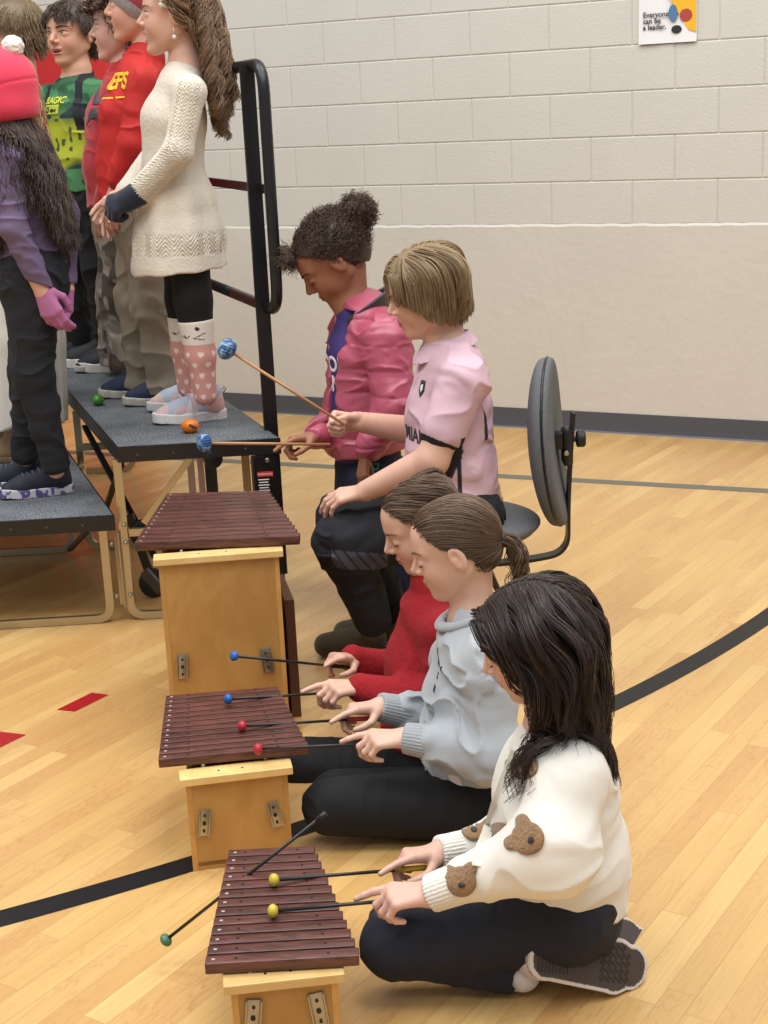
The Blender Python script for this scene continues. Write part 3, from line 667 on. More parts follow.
def lens(c, R, rx, ry, rz, t0, t1, bend):
    def fn(P):
        q = (P-c)@R; q = q.copy(); q[:, 0] -= bend*(q[:, 2]/rz)**2+bend*.6*(q[:, 1]/ry)**2
        k = np.sqrt((q[:, 1]/ry)**2+(q[:, 2]/rz)**2); e = np.sqrt(np.maximum(k, 1e-6)**6+(np.abs(q[:, 0])/rx)**3)**(1/3.); e = (k**4+(np.abs(q[:, 0])/rx)**4)**.25
        d = (e-1)*rx; return np.maximum(np.maximum(d*.8, q[:, 0]-t1), t0-q[:, 0])
    return fn
# back cushion (front face to -X) and shell behind it, welt between
F = Fld(); F.fn(lens(bc, Rb, .036, .185, .245, -.1, .002, .03), bc, .27); bk = F.build('backrest', MFAB, ch, h=.004)
F = Fld(); F.fn(lens(bc, Rb, .036, .185, .245, .004, .1, .03), bc, .27); F.build('backrest_shell', MFAB, ch, h=.004)
mb = MB(); mb.tube([bc+Rb@V(.003+.03*math.cos(a)**2*0+.03*(math.sin(a)**2)+.018*math.cos(a)**2, .184*math.cos(a), .244*math.sin(a)) for a in np.linspace(0, 2*math.pi, 49)[:-1]], .004, 8, closed=True); mb.build('piping', MBLK, bk, smooth=True)
hb = WY(571, 445, CY); pts = [WY(573, 412, CY), WY(571, 445, CY), WY(568, 500, CY), WY(568, 552, CY), WY(520, 561, CY), V(sc_[0]+.02, CY, WY(520, 563, CY)[2])]
mb = MB(); mb.rect_tube(rounded_path(pts, .06, 8), .045, .009, V(1, 0, .01)); mb.build('back_bar', MBLK, ch)
mb = MB(); mb.box(WY(567, 446, CY), (.03, .06, .11), None, bev=.01); mb.box(WY(560, 440, CY), (.05, .04, .05), None, bev=.006); br_ = mb.build('back_bracket', MBLK, ch, auto=.6)
mb = MB(); mb.lathe(WY(576, 439, CY), V(1, 0, 0), [(-.02, .008), (.0, .008), (.001, .021), (.005, .024), (.022, .024), (.026, .021)], 18); mb.build('knob', MRUB, br_, auto=.5)
mb = MB(); mb.lathe(WY(565, 451, CY)+V(0, -.032, 0), V(0, -1, 0), [(0, .008), (.003, .006)], 12); mb.build('bolt', MSTEEL, br_)
mb = MB(); mb.lathe(V(sc_[0], CY, 0), UZ, [(.07, .032), (.2, .032), (.2, .018), (.385, .018), (.385, .06), (.40, .06)], 20); mb.build('column', MBLK, ch, auto=.5)
mb = MB(); mb.box(V(sc_[0]+.06, CY, .385), (.2, .14, .03), None, bev=.005); mb.build('mechanism', MBLK, ch)
for k in range(5):
    a = 2*math.pi*k/5+.95; d = V(math.cos(a), math.sin(a), 0); c0 = V(sc_[0], CY, .0)
    mb = MB(); mb.tube([c0+V(0, 0, .09), c0+d*.25+V(0, 0, .065)], [.022, .014], 10); mb.build('base_leg', MBLK, ch, smooth=True)
    mb = MB(); n_ = V(-d[1], d[0], 0); mb.lathe(c0+d*.25+V(0, 0, .027)-n_*.02, n_, [(0, .022), (.004, .027), (.036, .027), (.04, .022)], 16); mb.build('caster', MRUB, ch, auto=.5)
# ================================================================ people: builders
def headR(yaw, pitch, roll=0.):
    f0 = V(math.cos(yaw), math.sin(yaw), 0); l0 = V(-math.sin(yaw), math.cos(yaw), 0); z = V(0, 0, 1)
    f = f0*math.cos(pitch)-z*math.sin(pitch); u = z*math.cos(pitch)+f0*math.sin(pitch)
    l = l0*math.cos(roll)+u*math.sin(roll); u2 = u*math.cos(roll)-l0*math.sin(roll)
    return np.stack([f, l, u2], 1)
class Head:
    def __init__(s, c, yaw, pitch, roll=0., sc=1., mouth=0., smile=0.):
        s.c = np.asarray(c, float); s.R = headR(yaw, pitch, roll); s.s = sc; s.mouth = mouth; s.smile = smile
    def w(s, *v): return s.c+s.s*(s.R@V(*v))
    def W_(s, P): return s.c+s.s*(np.asarray(P)@s.R.T)
    def loc(s, P): return ((np.asarray(P)-s.c)@s.R)/s.s
    def dir(s, *v): return s.R@V(*v)
    def ell(s, F, c, r, k=.01, mode='add', rot=None):
        R = s.R if rot is None else s.R@rot
        F.ell(s.w(*c), np.array(r)*s.s, R, k*s.s, mode)
    def cap(s, F, a, b, ra, rb, k=.01, mode='add'): F.cap(s.w(*a), s.w(*b), ra*s.s, rb*s.s, k*s.s, mode)
    def skull(s, F, inf=0.):
        s.ell(F, (-.014, 0, .032), (.093+inf, .074+inf, .080+inf), .001)
        s.ell(F, (.030, 0, .040), (.052+inf, .058+inf, .055+inf), .02)
    def build(s, F):
        s.skull(F)
        s.ell(F, (.030, 0, -.018), (.053, .056, .070), .02)
        for q in (-1, 1):
            s.cap(F, (-.012, q*.046, -.036), (.045, q*.017, -.082), .020, .015, .03)
            s.ell(F, (.046, q*.031, -.028), (.029, .023, .029), .02)
            s.cap(F, (.073, q*.012, .027), (.056, q*.045, .023), .010, .009, .014)
        s.ell(F, (.062, 0, -.085-.008*s.mouth), (.018, .019, .014), .02)
        s.ell(F, (.062, 0, -.053), (.022, .026, .026), .014)
        for q in (-1, 1):
            s.ell(F, (.093, q*.034, .004), (.016, .018, .013), .012, 'sub')
            s.ell(F, (.0655, q*.032, .001), (.0150, .0170, .0125), .004)
        s.cap(F, (.079, 0, .012), (.0985, 0, -.0185), .0068, .0092, .012)
        for q in (-1, 1): s.ell(F, (.087, q*.0105, -.0245), (.009, .0065, .0065), .005)
        m = s.mouth
        s.ell(F, (.0815, 0, -.0475+.001*m), (.0090, .019+.003*s.smile, .0052), .004); s.ell(F, (.0795-.004*m, 0, -.0570-.015*m), (.0090, .0155+.003*s.smile, .0060), .004)
        if m > .2: s.ell(F, (.086, 0, -.0535-.007*m), (.020, .0125+.004*s.smile, .0100*m), .003, 'sub')
        else: s.cap(F, (.0905, -.013, -.0523), (.0905, .013, -.0523), .0018, .0018, .003, 'sub'); 
        for q in (-1, 1):
            rt_ = np.array([[math.cos(.25), 0, math.sin(.25)], [0, 1, 0], [-math.sin(.25), 0, math.cos(.25)]])
            s.ell(F, (-.010, q*.0745, -.003), (.0175, .0075, .029), .006, rot=rt_)
            s.ell(F, (-.006, q*.0825, .001), (.0105, .0065, .018), .004, 'sub', rot=rt_)
            s.ell(F, (-.004, q*.0765, -.006), (.005, .004, .008), .003)
def skin_color(H, base, lip=(176, 92, 88), hands=()):
    b = lin(base); l = lin(lip)
    def fn(P):
        q = H.loc(P); C = np.tile(b, (len(P), 1)); n = noise(P*60)*.03+noise(P*14)*.03; C *= (1+n)[:, None]
        red = lambda c, r, a: a*np.exp(-(((q-np.array(c))/np.array(r))**2).sum(1))
        rd = red((.06, .038, -.028), (.03, .02, .018), .5)+red((.06, -.038, -.028), (.03, .02, .018), .5)+red((.1, 0, -.02), (.015, .015, .012), .35)+red((-.01, .078, -.004), (.02, .012, .03), .4)+red((-.01, -.078, -.004), (.02, .012, .03), .4)
        for hp in hands: rd = rd+.35*np.exp(-((P-hp)**2).sum(1)/.02**2)
        tint = b*np.array([1.02, .78, .78]); C = C*(1-rd[:, None])+tint*rd[:, None]
        m = H.mouth; zz = q[:, 2]; yy = q[:, 1]; xx = q[:, 0]
        u = np.exp(-((np.abs(yy)/(.020+.003*H.smile))**4)-((zz+.0475)/.0050)**4); lo = np.exp(-((np.abs(yy)/.017)**4)-((zz+.0570+.015*m)/.0065)**4)
        w = np.clip(u+lo, 0, 1)*(xx > .070)*.85; C = C*(1-w[:, None])+l*w[:, None]
        line = np.exp(-((np.abs(yy)/.019)**6)-((zz+.0523)/.0016)**2)*(xx > .072)*(m < .2)*.7; C = C*(1-line[:, None])+(l*.45)*line[:, None]
        if m > .2:
            ins = (np.abs(yy) < .015)*(np.abs(zz+.0535+.007*m) < .0090*m+.001)*(xx > .05)*(xx < .0835-.002); C[ins > 0] = lin((92, 34, 34))
            if H.smile: th = (np.abs(yy) < .013)*(zz+.0515 < 0)*(zz+.0515 > -.0035)*(xx > .05)*(xx < .0835); C[th > 0] = lin((225, 215, 205))
        return np.clip(C, 0, 1)
    return fn
MSKIN = mat('skin', rough=.48, vcol=True, spec=.4, sss=.06)
def hair_mat(name, rough=.46): return mat(name, rough=rough, vcol=True, spec=.55)
MHAIR = hair_mat('hair_strands'); MCLOTH = {}
def face_bits(H, F, parent, brow, eyes='down', iris=(70, 50, 36), lash=(40, 30, 26)):
    for q in (-1, 1):
        pts = []; zc = -.0035 if eyes == 'down' else .0075
        for a in np.linspace(-1, 1, 9):
            y = q*(.032+a*.0155); z = zc-(1-a*a)*(.0045 if eyes == 'down' else -.0035)+(.002 if eyes == 'down' else 0); pts.append((.085, y, z))
        P = F.hit(H.W_(pts)+H.dir(.03, 0, 0)*H.s*.6, -H.dir(1, 0, 0)); mb_l = MB(); P = P+F.grad(P)*.0008; mb_l.tube(list(P), [.0010*H.s+.0012*H.s*(1-abs(a)) for a in np.linspace(-1, 1, 9)], 6)
        pts = [(.085, q*(.013+.041*t), .0225+.006*math.sin(t*2.4)-.004*t) for t in np.linspace(0, 1, 8)]
        P = F.hit(H.W_(pts)+H.dir(.03, 0, 0)*H.s*.6, -H.dir(1, 0, 0)); mbr = MB(); P = P+F.grad(P)*.0012; mbr.tube(list(P), [.0027*H.s*(1.1-.8*t) for t in np.linspace(0, 1, 8)], 6, ratio=1.)
        mb_l.build('eyelashes', mat('lash', lash, rough=.6), parent, smooth=True); mbr.build('eyebrow', mat('brow', brow, rough=.8), parent, smooth=True)
        if eyes == 'open':
            c = H.w(.0725, q*.031, .0035); E = Fld(); 
            m2 = MB(); vs = []; 
            e_ = Fld(); e_.ell(c, np.array((.0085, .0105, .0052))*H.s, H.R, .001)
            ir = c+H.dir(1, 0, 0)*0
            def col(P, c=c, q=q):
                l_ = ((P-c)@H.R)/H.s; d = np.hypot(l_[:, 1]+0*q*.002, l_[:, 2]); C = np.tile(lin((206, 198, 192)), (len(P), 1)); C[(d < .0052)] = lin(iris); C[d < .0024] = lin((16, 14, 14)); return C
            e_.build('eye', MEYE, parent, h=.0016, col=col)
MEYE = mat('eye_surface', rough=.15, vcol=True)
# hands ------------------------------------------------------------------
def hand(F, wrist, d, n, t, curls, s=1., thumb=None, spread=.10):
    """d fingers' way, n palm faces, t thumb side; curls: 4 tuples (index..little) or floats"""
    d = nrm(d); n = nrm(n-d*np.dot(n, d)); t = nrm(t-d*np.dot(t, d)-n*np.dot(t, n)); w = np.asarray(wrist, float)
    P = lambda a, b, c: w+s*(d*a+t*b+n*c)
    K = [P(.074, .024, -.001), P(.078, .008, -.003), P(.075, -.009, -.002), P(.068, -.025, 0)]
    for k_, r in zip(K, (.0105, .0105, .010, .009)): F.cap(P(.008, (np.dot(k_-w, t)/s)*.55, 0), k_, .0125*s, r*s, .012*s)
    F.cap(P(.015, 0, .004), P(.06, 0, .004), .016*s, .013*s, .012*s)
    Ls = [(.036, .023, .018), (.040, .026, .019), (.037, .024, .018), (.029, .018, .016)]
    tips = []
    for i in range(4):
        cu = curls[i]; cu = (cu, cu*1.25, cu*.8) if np.isscalar(cu) else cu
        a = 0; p = K[i]; dd0 = nrm(d+t*(spread*(1.5-i)*.5)); rr = (.0088, .0078, .0070, .0062) if i < 3 else (.0078, .0070, .0062, .0055)
        for j in range(3):
            a += cu[j]; v = dd0*math.cos(a)+n*math.sin(a); q = p+v*Ls[i][j]*s; F.cap(p, q, rr[j]*s, rr[j+1]*s, .003 if j else .006); p = q
        tips.append(p)
    th = thumb or (.55, .45, .5)                                        # weights along d,t,n for the first bone, then bend inward
    b0 = P(.018, .022, .008); v1 = nrm(d*th[0]+t*th[1]+n*th[2]); b1 = b0+v1*.036*s; v2 = nrm(d*(th[0]+.5)+t*(th[1]-.45)+n*(th[2])); b2 = b1+v2*.026*s; v3 = nrm(d*(th[0]+.7)+t*(th[1]-.75)+n*th[2]*.8); b3 = b2+v3*.020*s
    F.cap(P(.012, .008, .002), b0, .014*s, .0125*s, .01); F.cap(b0, b1, .0125*s, .0095*s, .008); F.cap(b1, b2, .0095*s, .0085*s, .003); F.cap(b2, b3, .0085*s, .007*s, .003)
    return tips
POINT = ((.24, .16, .08), (.75, 1.1, .6), (.95, 1.2, .7), (1.0, 1.2, .7)); FIST = (.95, 1.0, 1.05, 1.05); RELAX = (.28, .34, .4, .45)
# person -----------------------------------------------------------------
class Person:
    def __init__(s, label, skin, H, neck, secs, side, arms, legs, S=1., h=.003, arm_r=(.040, .033, .024), leg_r=(.072, .050, .034), lip=(176, 92, 88), group=None, lk=.78):
        s.label = label; s.skin = skin; s.H = H; s.neck = np.asarray(neck, float); s.secs = secs; s.side = np.asarray(side, float); s.arms = arms; s.legs = legs; s.S = S; s.h = h; s.lip = lip
        s.ar = [a*S for a in arm_r]; s.lr = [a*S for a in leg_r]; s.hands = []; s.F = Fld(); s.group = group
        F = s.F; H.build(F)
        F.cap(H.w(-.028, 0, -.040), s.neck, .040*H.s, .045*S, .014)
        F.torso(secs, side, 0, .04*S)
        for (sh, el, wr) in arms: F.cap(secs[-1][0], sh, .05*S, s.ar[0], .03*S)
        F.cap(s.neck, secs[-1][0], .05*S, .055*S, .03)
        for (sh, el, wr) in arms: F.chain([sh, el, wr], s.ar, .015)
        for l in legs: F.chain(l[:3], [a*lk for a in s.lr], .02)
    def hand(s, wrist, d, n, t, curls, sc=None, **k):
        s.hands.append(np.asarray(wrist)+nrm(d)*.08*(sc or s.S)); return hand(s.F, wrist, d, n, t, curls, sc or s.S, **k)
    def play(s, key, wrist, q, sc=.93, nn=None):
        # a hand resting on a mallet: index finger laid along the shaft
        w = np.asarray(wrist); hp = MH[key]; n0 = nrm(nn if nn is not None else V(-.15, .22*q, -1)); t0 = V(0, q, .2)
        d = nrm(hp-w)
        for _ in range(4):
            n = nrm(n0-d*np.dot(n0, d)); t = nrm(t0-d*np.dot(t0, d)-n*np.dot(t0, n)); g = w+sc*(d*.052+n*.024+t*.016); d = nrm(hp-g)
        s.hand(w, d, n0, t0, POINT, sc); GRIPS[key] = g
    def finish(s, base=None, kind_label=True):
        me, Vt = s.F.mesh('person', s.h); set_col(me, skin_color(s.H, s.skin, s.lip, s.hands)(Vt))
        base = np.array([Vt[:, 0].mean(), Vt[:, 1].mean(), Vt[:, 2].min()]) if base is None else np.asarray(base)
        Q = (Vt-base).astype(np.float32); me.vertices.foreach_set('co', Q.ravel()); me.update()
        o = bpy.data.objects.new('person', me); COL.objects.link(o); o.location = Vector(tuple(base)); me.materials.append(MSKIN); me.polygons.foreach_set('use_smooth', np.ones(len(me.polygons), bool))
        bpy.context.view_layer.update(); tag(o, s.label, 'person', s.group); s.o = o; return o
def limb(F, pts, rs, k=.015): return F.chain(pts, rs, k)
# hair -------------------------------------------------------------------
def scalp_roots(H, n, cond, seed=1, inf=.004):
    r = np.random.default_rng(seed); out = []
    while sum(map(len, out)) < n:
        v = nrm(r.normal(size=(n*3, 3))); P = V(-.014, 0, .032)+v*(V(.093, .074, .080)+inf); out.append(P[cond(P)])
    return np.concatenate(out)[:n]
def default_line(P, fx=.058, fz=.068):
    x, y, z = P[:, 0], np.abs(P[:, 1]), P[:, 2]
    front = (z-fz) > (x-fx)*1.0+y*0.0-.0-(0.1*0)            # above the forehead line
    return ((x < .0)*(z > -.045) | (x >= .0)*((z-.005) > (x-.0)*1.02)) & ~((x > -.03)*(z < -.01)) & (z > -.06)
def grow(H, roots, dirf, length, nseg, Fc, off, seed=1, inert=.55, wave=(0, 40, 0), clump=0., nclump=60, r0=.0016, rt=.3, jit=.0, grav=None):
    """roots local; dirf(Plocal, Pworld, t) -> world dirs; wave=(amplitude, cycles per metre, jitter)"""
    g = np.random.default_rng(seed); n = len(roots); P = H.W_(roots); D = nrm(nrm(dirf(roots, P, 0.))+.12*nrm(P-H.w(-.014, 0, .032)))
    length = np.broadcast_to(length, (n,)).astype(float)*H.s; off = np.broadcast_to(off, (n,))*H.s; paths = [P.copy()]; st = (length/nseg)[:, None]; ph0 = g.uniform(0, 1, (n, 3))-.5
    for i in range(nseg):
        t = i/nseg; T = nrm(dirf(H.loc(P), P, t)+ph0*jit); D = nrm(D*inert+T*(1-inert)); P = P+D*st
        if Fc is not None:
            d = Fc.ev(P); m = d < off
            if m.any():
                gr_ = Fc.grad(P[m]); P[m] += gr_*(off[m]-d[m])[:, None]; D[m] = nrm(D[m]-gr_*np.minimum((D[m]*gr_).sum(1), 0)[:, None])
        paths.append(P.copy())
    A = np.stack(paths, 1); tt = np.linspace(0, 1, nseg+1)
    if clump:
        ce = g.choice(n, min(nclump, n), replace=False); d2 = ((roots[:, None]-roots[ce][None])**2).sum(-1); own = ce[d2.argmin(1)]
        w = (clump*np.clip(tt*1.3, 0, 1)**.8)[None, :, None]*g.uniform(.6, 1, (n, 1, 1)); A = A*(1-w)+A[own]*w
    else: own = np.arange(n)
    if wave[0]:
        ph = (own*2.399) % 6.283; fr = wave[1]*(1+.25*np.sin(own*1.7)); s_ = tt[None]*length[:, None]; T = nrm(np.gradient(A, axis=1)); u = nrm(np.cross(T, V(0, 0, 1)+.01)); w2 = np.cross(T, u)
        am = wave[0]*np.clip(tt*2.2, 0, 1)[None]; a = 2*np.pi*fr[:, None]*s_+ph[:, None]+wave[2]*g.uniform(-1, 1, (n, 1))
        A = A+am[..., None]*(np.cos(a)[..., None]*u+np.sin(a)[..., None]*w2)
    rad = r0*H.s*(1-(1-rt)*tt[None]**2)*g.uniform(.7, 1.25, (n, 1))
    return A, rad
def hair_obj(P, sets, rgb, var=.25, name='hair', hi=None, seed=3, matl=None):
    """sets of (paths, rad) with the same or different segment counts, joined as one mesh"""
    g = np.random.default_rng(seed); Vs, Fs, Cs = [], [], []; off = 0; sides = 3
    for A, rad in sets:
        n, m, _ = A.shape; T = nrm(np.gradient(A, axis=1)); up = np.where(np.abs(T[..., 2:3]) > .9, V(1, 0, 0), V(0, 0, 1)); u = nrm(np.cross(T, up)); w = np.cross(T, u); a = np.arange(sides)*2*np.pi/sides
        ring = A[:, :, None]+rad[..., None, None]*(np.cos(a)[None, None, :, None]*u[:, :, None]+np.sin(a)[None, None, :, None]*w[:, :, None])
        base = (np.arange(n)[:, None, None]*m+np.arange(m-1)[None, :, None])*sides; k = np.arange(sides)[None, None, :]
        Fs.append(np.stack([base+k, base+(k+1) % sides, base+sides+(k+1) % sides, base+sides+k], -1).reshape(-1, 4)+off); Vs.append(ring.reshape(-1, 3)); off += n*m*sides
        c = lin(rgb)*(1+g.uniform(-var, var, (n, 1)))
        if hi is not None: w_ = (g.uniform(0, 1, (n, 1)) < .3)*g.uniform(.3, 1, (n, 1)); c = c*(1-w_)+lin(hi)*w_
        Cs.append(np.repeat(c, m*sides, 0))
    me = fast_mesh(name, np.concatenate(Vs), np.concatenate(Fs), 4); set_col(me, np.clip(np.concatenate(Cs), 0, 1)); return link(name, me, matl or MHAIR, P)
def hair_cap(H, parent, rgb, inf=.006, extra=None, name='scalp_hair', cut=(.030, .047), h=.003, bump=None):
    F = Fld(); H.ell(F, (-.014, 0, .032), (.093+inf, .074+inf, .080+inf), .001); H.ell(F, (.022, 0, .042), (.055+inf, .058+inf, .055+inf), .02)
    H.ell(F, (-.045, 0, -.018), (.052+inf, .056+inf*.5, .05), .02)
    F.plane(H.w(cut[0], 0, cut[1]), H.dir(.72, 0, -.70), .004); F.plane(H.w(0, 0, -.052), H.dir(.25, 0, -1), .006)
    for q in (-1, 1): H.ell(F, (.012, q*.085, -.028), (.040, .032, .036), .006, 'sub')
    if extra: extra(F)
    return F.build(name, MHAIR, parent, h=h, col=np.clip(lin(rgb)*.8, 0, 1))
# clothing materials ------------------------------------------------------
MKNIT = mat('knit_cloth', rough=.9, vcol=True, bump=('noise', 240, .5, .003), sheen=.2)
MFLEECE = mat('fleece_cloth', rough=.95, vcol=True, bump=('noise', 420, .35, .002), sheen=.25)
MWOOL = mat('boucle_cloth', rough=.95, vcol=True, bump=('noise', 130, 1.0, .006), sheen=.3)
MFUZZ = mat('fuzzy_cloth', rough=1., vcol=True, bump=('noise', 170, .45, .004))
MTEE = mat('smooth_cloth', rough=.75, vcol=True, bump=('noise', 500, .2, .001))
MSAT = mat('puffer_cloth', rough=.38, vcol=True, bump=('noise', 60, .25, .004))
MPANT = mat('pants_cloth', rough=.85, vcol=True, bump=('noise', 600, .25, .001))
MSHOE = mat('shoe_upper', rough=.7, vcol=True, bump=('noise', 300, .2, .001))
MSOLE = mat('shoe_sole', rough=.6, vcol=True)
def const(rgb, var=.03):
    c = lin(rgb)
    return lambda P: np.clip(c*(1+var*noise(P*25))[:, None], 0, 1)
def garment(P, name, F, matl, col, h=None): return F.build(name, matl, P.o, h=h or P.h*1.1, col=col if callable(col) else const(col))
# shoes ---------------------------------------------------------------------
def shoe(P, heel, toe, up, L=None, upper=(30, 32, 40), sole=(220, 218, 214), sole_bottom=None, h=.0028, high=False, laces=None, thick=.022, top=.0, colf=None, solef=None, wid=1., strap=None):
    heel = np.asarray(heel, float); toe = np.asarray(toe, float); x = nrm(toe-heel); L = L or np.linalg.norm(toe-heel); up = nrm(np.asarray(up)-x*np.dot(up, x)); y = np.cross(up, x); s = L/.24; R = np.stack([x, y, up], 1); o = heel+x*L/2
    w = lambda a, b, c: o+R@(V(a, b, c)*s)
    def out2(P_, g=0.):                         # sole outline distance in plan
        q = (P_-o)@R/s; a = np.hypot(q[:, 0]+.084, q[:, 1])-(.030*wid+g); b = np.hypot(q[:, 0]-.052, q[:, 1])-(.041*wid+g); c = np.hypot(q[:, 0]-.084, q[:, 1]*1.0)-(.033*wid+g)
        t = np.clip((q[:, 0]+.084)/.136, 0, 1); m = np.hypot(q[:, 0]-(-.084+.136*t), q[:, 1])-((.029+.011*t)*wid+g)
        d = np.minimum(np.minimum(a, b), np.minimum(c, m)); return d*s, q
    S_ = Fld(); tk = thick
    def sole_fn(Q):
        d, q = out2(Q); zz = q[:, 2]-np.clip(q[:, 0]-.04, 0, 1)*.10; e = np.abs(zz-tk/2)-tk/2; return np.maximum(d, e*s)
    flat = lambda q: np.stack([q[:, 0], q[:, 1], q[:, 2]-np.clip(q[:, 0]-.04, 0, 1)*.10], 1)
    S_.fn(sole_fn, o, L*.62, .004)
    U = Fld(); U.cap(w(-.076, 0, .035), w(-.070, 0, .080), .031*s*wid, .0345*s*wid, .01); U.cap(w(-.07, 0, .045), w(.045, 0, .030), .031*s*wid, .033*s*wid, .02); U.cap(w(.045, 0, .032), w(.084, 0, .027), .033*s*wid, .025*s*wid, .02); U.cap(w(-.045, 0, .070), w(.03, 0, .050), .026*s, .020*s, .02)
    if high: U.cap(w(-.06, 0, .07), w(-.055, 0, .11), .034*s, .034*s, .02)
    U.plane(w(0, 0, tk*.7), -up, .002); U.ell(w(-.056, 0, .122+(.06 if high else 0)), V(.036, .024, .030)*s, R, .004, 'sub')
    if strap: U.disp = None
    us = U.build('shoe', MSHOE, P.o, h=h, col=(colf(lambda Q: (Q-o)@R/s) if colf else const(upper)))
    so = S_.build('sole', MSOLE, us, h=h, col=(solef(lambda Q: flat((Q-o)@R/s), lambda Q: out2(Q)[0]/s) if solef else const(sole)))
    if strap is not None:
        for a, wd in ((-.004, .020),):
            pts = U.hit(np.array([w(a+.02*abs(b)*0-.012*b, b*.040, .09) for b in np.linspace(-.95, .95, 13)]), -up); mb = MB(); mb.rect_tube(list(pts+up*.0015), wd*s, .004, up); mb.build('strap', mat('shoe_strap', strap, rough=.6), us, smooth=True, auto=.8)
        mb = MB(); mb.tube([w(-.105, -.008, .072), w(-.118, -.006, .088), w(-.112, 0, .098), w(-.104, 0, .086)], .0022, 6); mb.build('pull_loop', mat('pull_loop_cloth', (150, 156, 170)), us, smooth=True)
    if laces is not None:
        for i, a in enumerate((-.012, .006, .022, .036)):
            pts = [w(a, -.020+.001*i, 0), w(a+.006, 0, 0), w(a, .020-.001*i, 0)]; pts = [w(a+.004*math.cos(b*2), b*.020, .09) for b in np.linspace(-1, 1, 7)]
            Q = U.hit(np.array(pts), -up); mb = MB(); mb.tube(list(Q+up*.001), .0018*s, 6); mb.build('lace', mat('lace', laces, rough=.8), us, smooth=True)
    return us, U, w, R, s
def decal_text(body, name, matl, parent, F, origin, xdir, ydir, proj, size, off=.001, bold=.0, thick=.0012, align='CENTER', pts=None):
    """letters laid on a garment's surface: projected along proj onto the field"""
    cu = bpy.data.curves.new(name, 'FONT'); cu.body = body; cu.size = size; cu.offset = bold; cu.align_x = align; cu.resolution_u = 3; cu.space_line = .9
    tmp = bpy.data.objects.new(name, cu); COL.objects.link(tmp); bpy.context.view_layer.update(); me = bpy.data.meshes.new_from_object(tmp.evaluated_get(bpy.context.evaluated_depsgraph_get())); bpy.data.objects.remove(tmp)
    bm = bmesh.new(); bm.from_mesh(me); lay(bm, name, matl, parent, F, origin, xdir, ydir, proj, off, size*.12, thick)
def decal_poly(polys, name, matl, parent, F, origin, xdir, ydir, proj, off=.001, cut=.008, thick=.0012, big=False):
    bm = bmesh.new()
    for p in polys: bm.faces.new([bm.verts.new((a, b, 0)) for a, b in p])
    return lay(bm, name, matl, parent, F, origin, xdir, ydir, proj, off, cut, thick, big)
def lay(bm, name, matl, parent, F, origin, xdir, ydir, proj, off, cut, thick, big=False):
    bmesh.ops.triangulate(bm, faces=bm.faces)
    for _ in range(3):
        e = [e for e in bm.edges if e.calc_length() > cut]
        if not e: break
        bmesh.ops.subdivide_edges(bm, edges=e, cuts=1); bmesh.ops.triangulate(bm, faces=[f for f in bm.faces if len(f.verts) > 3])
    me = bpy.data.meshes.new(name); bm.to_mesh(me); bm.free(); n = len(me.vertices); c = np.empty(n*3); me.vertices.foreach_get('co', c); c = c.reshape(-1, 3)
    xd = nrm(xdir); yd = nrm(ydir); pj = nrm(proj); Q = np.asarray(origin)+c[:, :1]*xd+c[:, 1:2]*yd; Q0 = Q; Q = F.hit(Q-pj*.12, pj); ok = (np.abs(F.ev(Q)) < .004) & (np.linalg.norm(Q-Q0, axis=1) < .2); Q = Q-pj*off
    f = np.array([p.vertices[:] for p in me.polygons]); f = f[ok[f].all(1)]; N0 = len(Q)
    if not len(f): return None
    if big:                                       # keep the connected part round the middle
        L_ = np.linalg.norm(Q[f].max(1)-Q[f].min(1), axis=1); f = f[L_ < .03]
        lab = np.arange(N0)
        key = {}
        for i_, c_ in enumerate(np.round(Q, 5)): lab[i_] = key.setdefault(tuple(c_), i_)
        for _ in range(80):
            m_ = lab[f].min(1); old = lab.copy()
            for k_ in range(3): np.minimum.at(lab, f[:, k_], m_)
            if (old == lab).all(): break
        cnt = np.bincount(lab[f[:, 0]]); f = f[lab[f[:, 0]] == cnt.argmax()]
    us_ = np.unique(f); mp_ = np.full(N0, -1); mp_[us_] = np.arange(len(us_)); f = mp_[f]; Q = Q[us_]; N0 = len(Q)
    ed = {}
    for a in f:
        for k_ in range(3): e_ = (a[k_], a[(k_+1) % 3]); ed[e_] = 1
    rim = [(b_, a_, a_+N0, b_+N0) for (a_, b_) in ed if (b_, a_) not in ed]
    me2 = mesh(name, np.concatenate([Q, Q+pj*thick]), [tuple(a) for a in f]+[tuple((a+N0)[::-1]) for a in f]+rim); return link(name, me2, matl, parent)

def cuff(P, wr, el, rgb, r0=.034, r1=.037, ln=.062, ribs=30):
    d = nrm(el-wr); C_ = Fld(); C_.cap(wr-d*.004, wr+d*ln, r0, r1, .003); C_.plane(wr-d*.004, -d, .006)
    u = nrm(np.cross(d, V(0, 0, 1))); w2 = np.cross(d, u); C_.disp = lambda Q: -.0010*np.sin(np.arctan2((Q-wr)@u, (Q-wr)@w2)*ribs)
    return garment(P, 'cuff', C_, MKNIT, rgb, .0022)
GRIPS = {}
MH = dict(fR=WZ(274, 880, Z3+.014), fL=WZ(273, 911, Z3+.014), gR=WZ(242, 726, Z2+.014), gL=WZ(258, 749, Z2+.014), rR=WY(234, 656, 3.34), rL=WZ(228, 699, Z2+.018))
def want(n): return True
Yv = V(0, 1, 0)
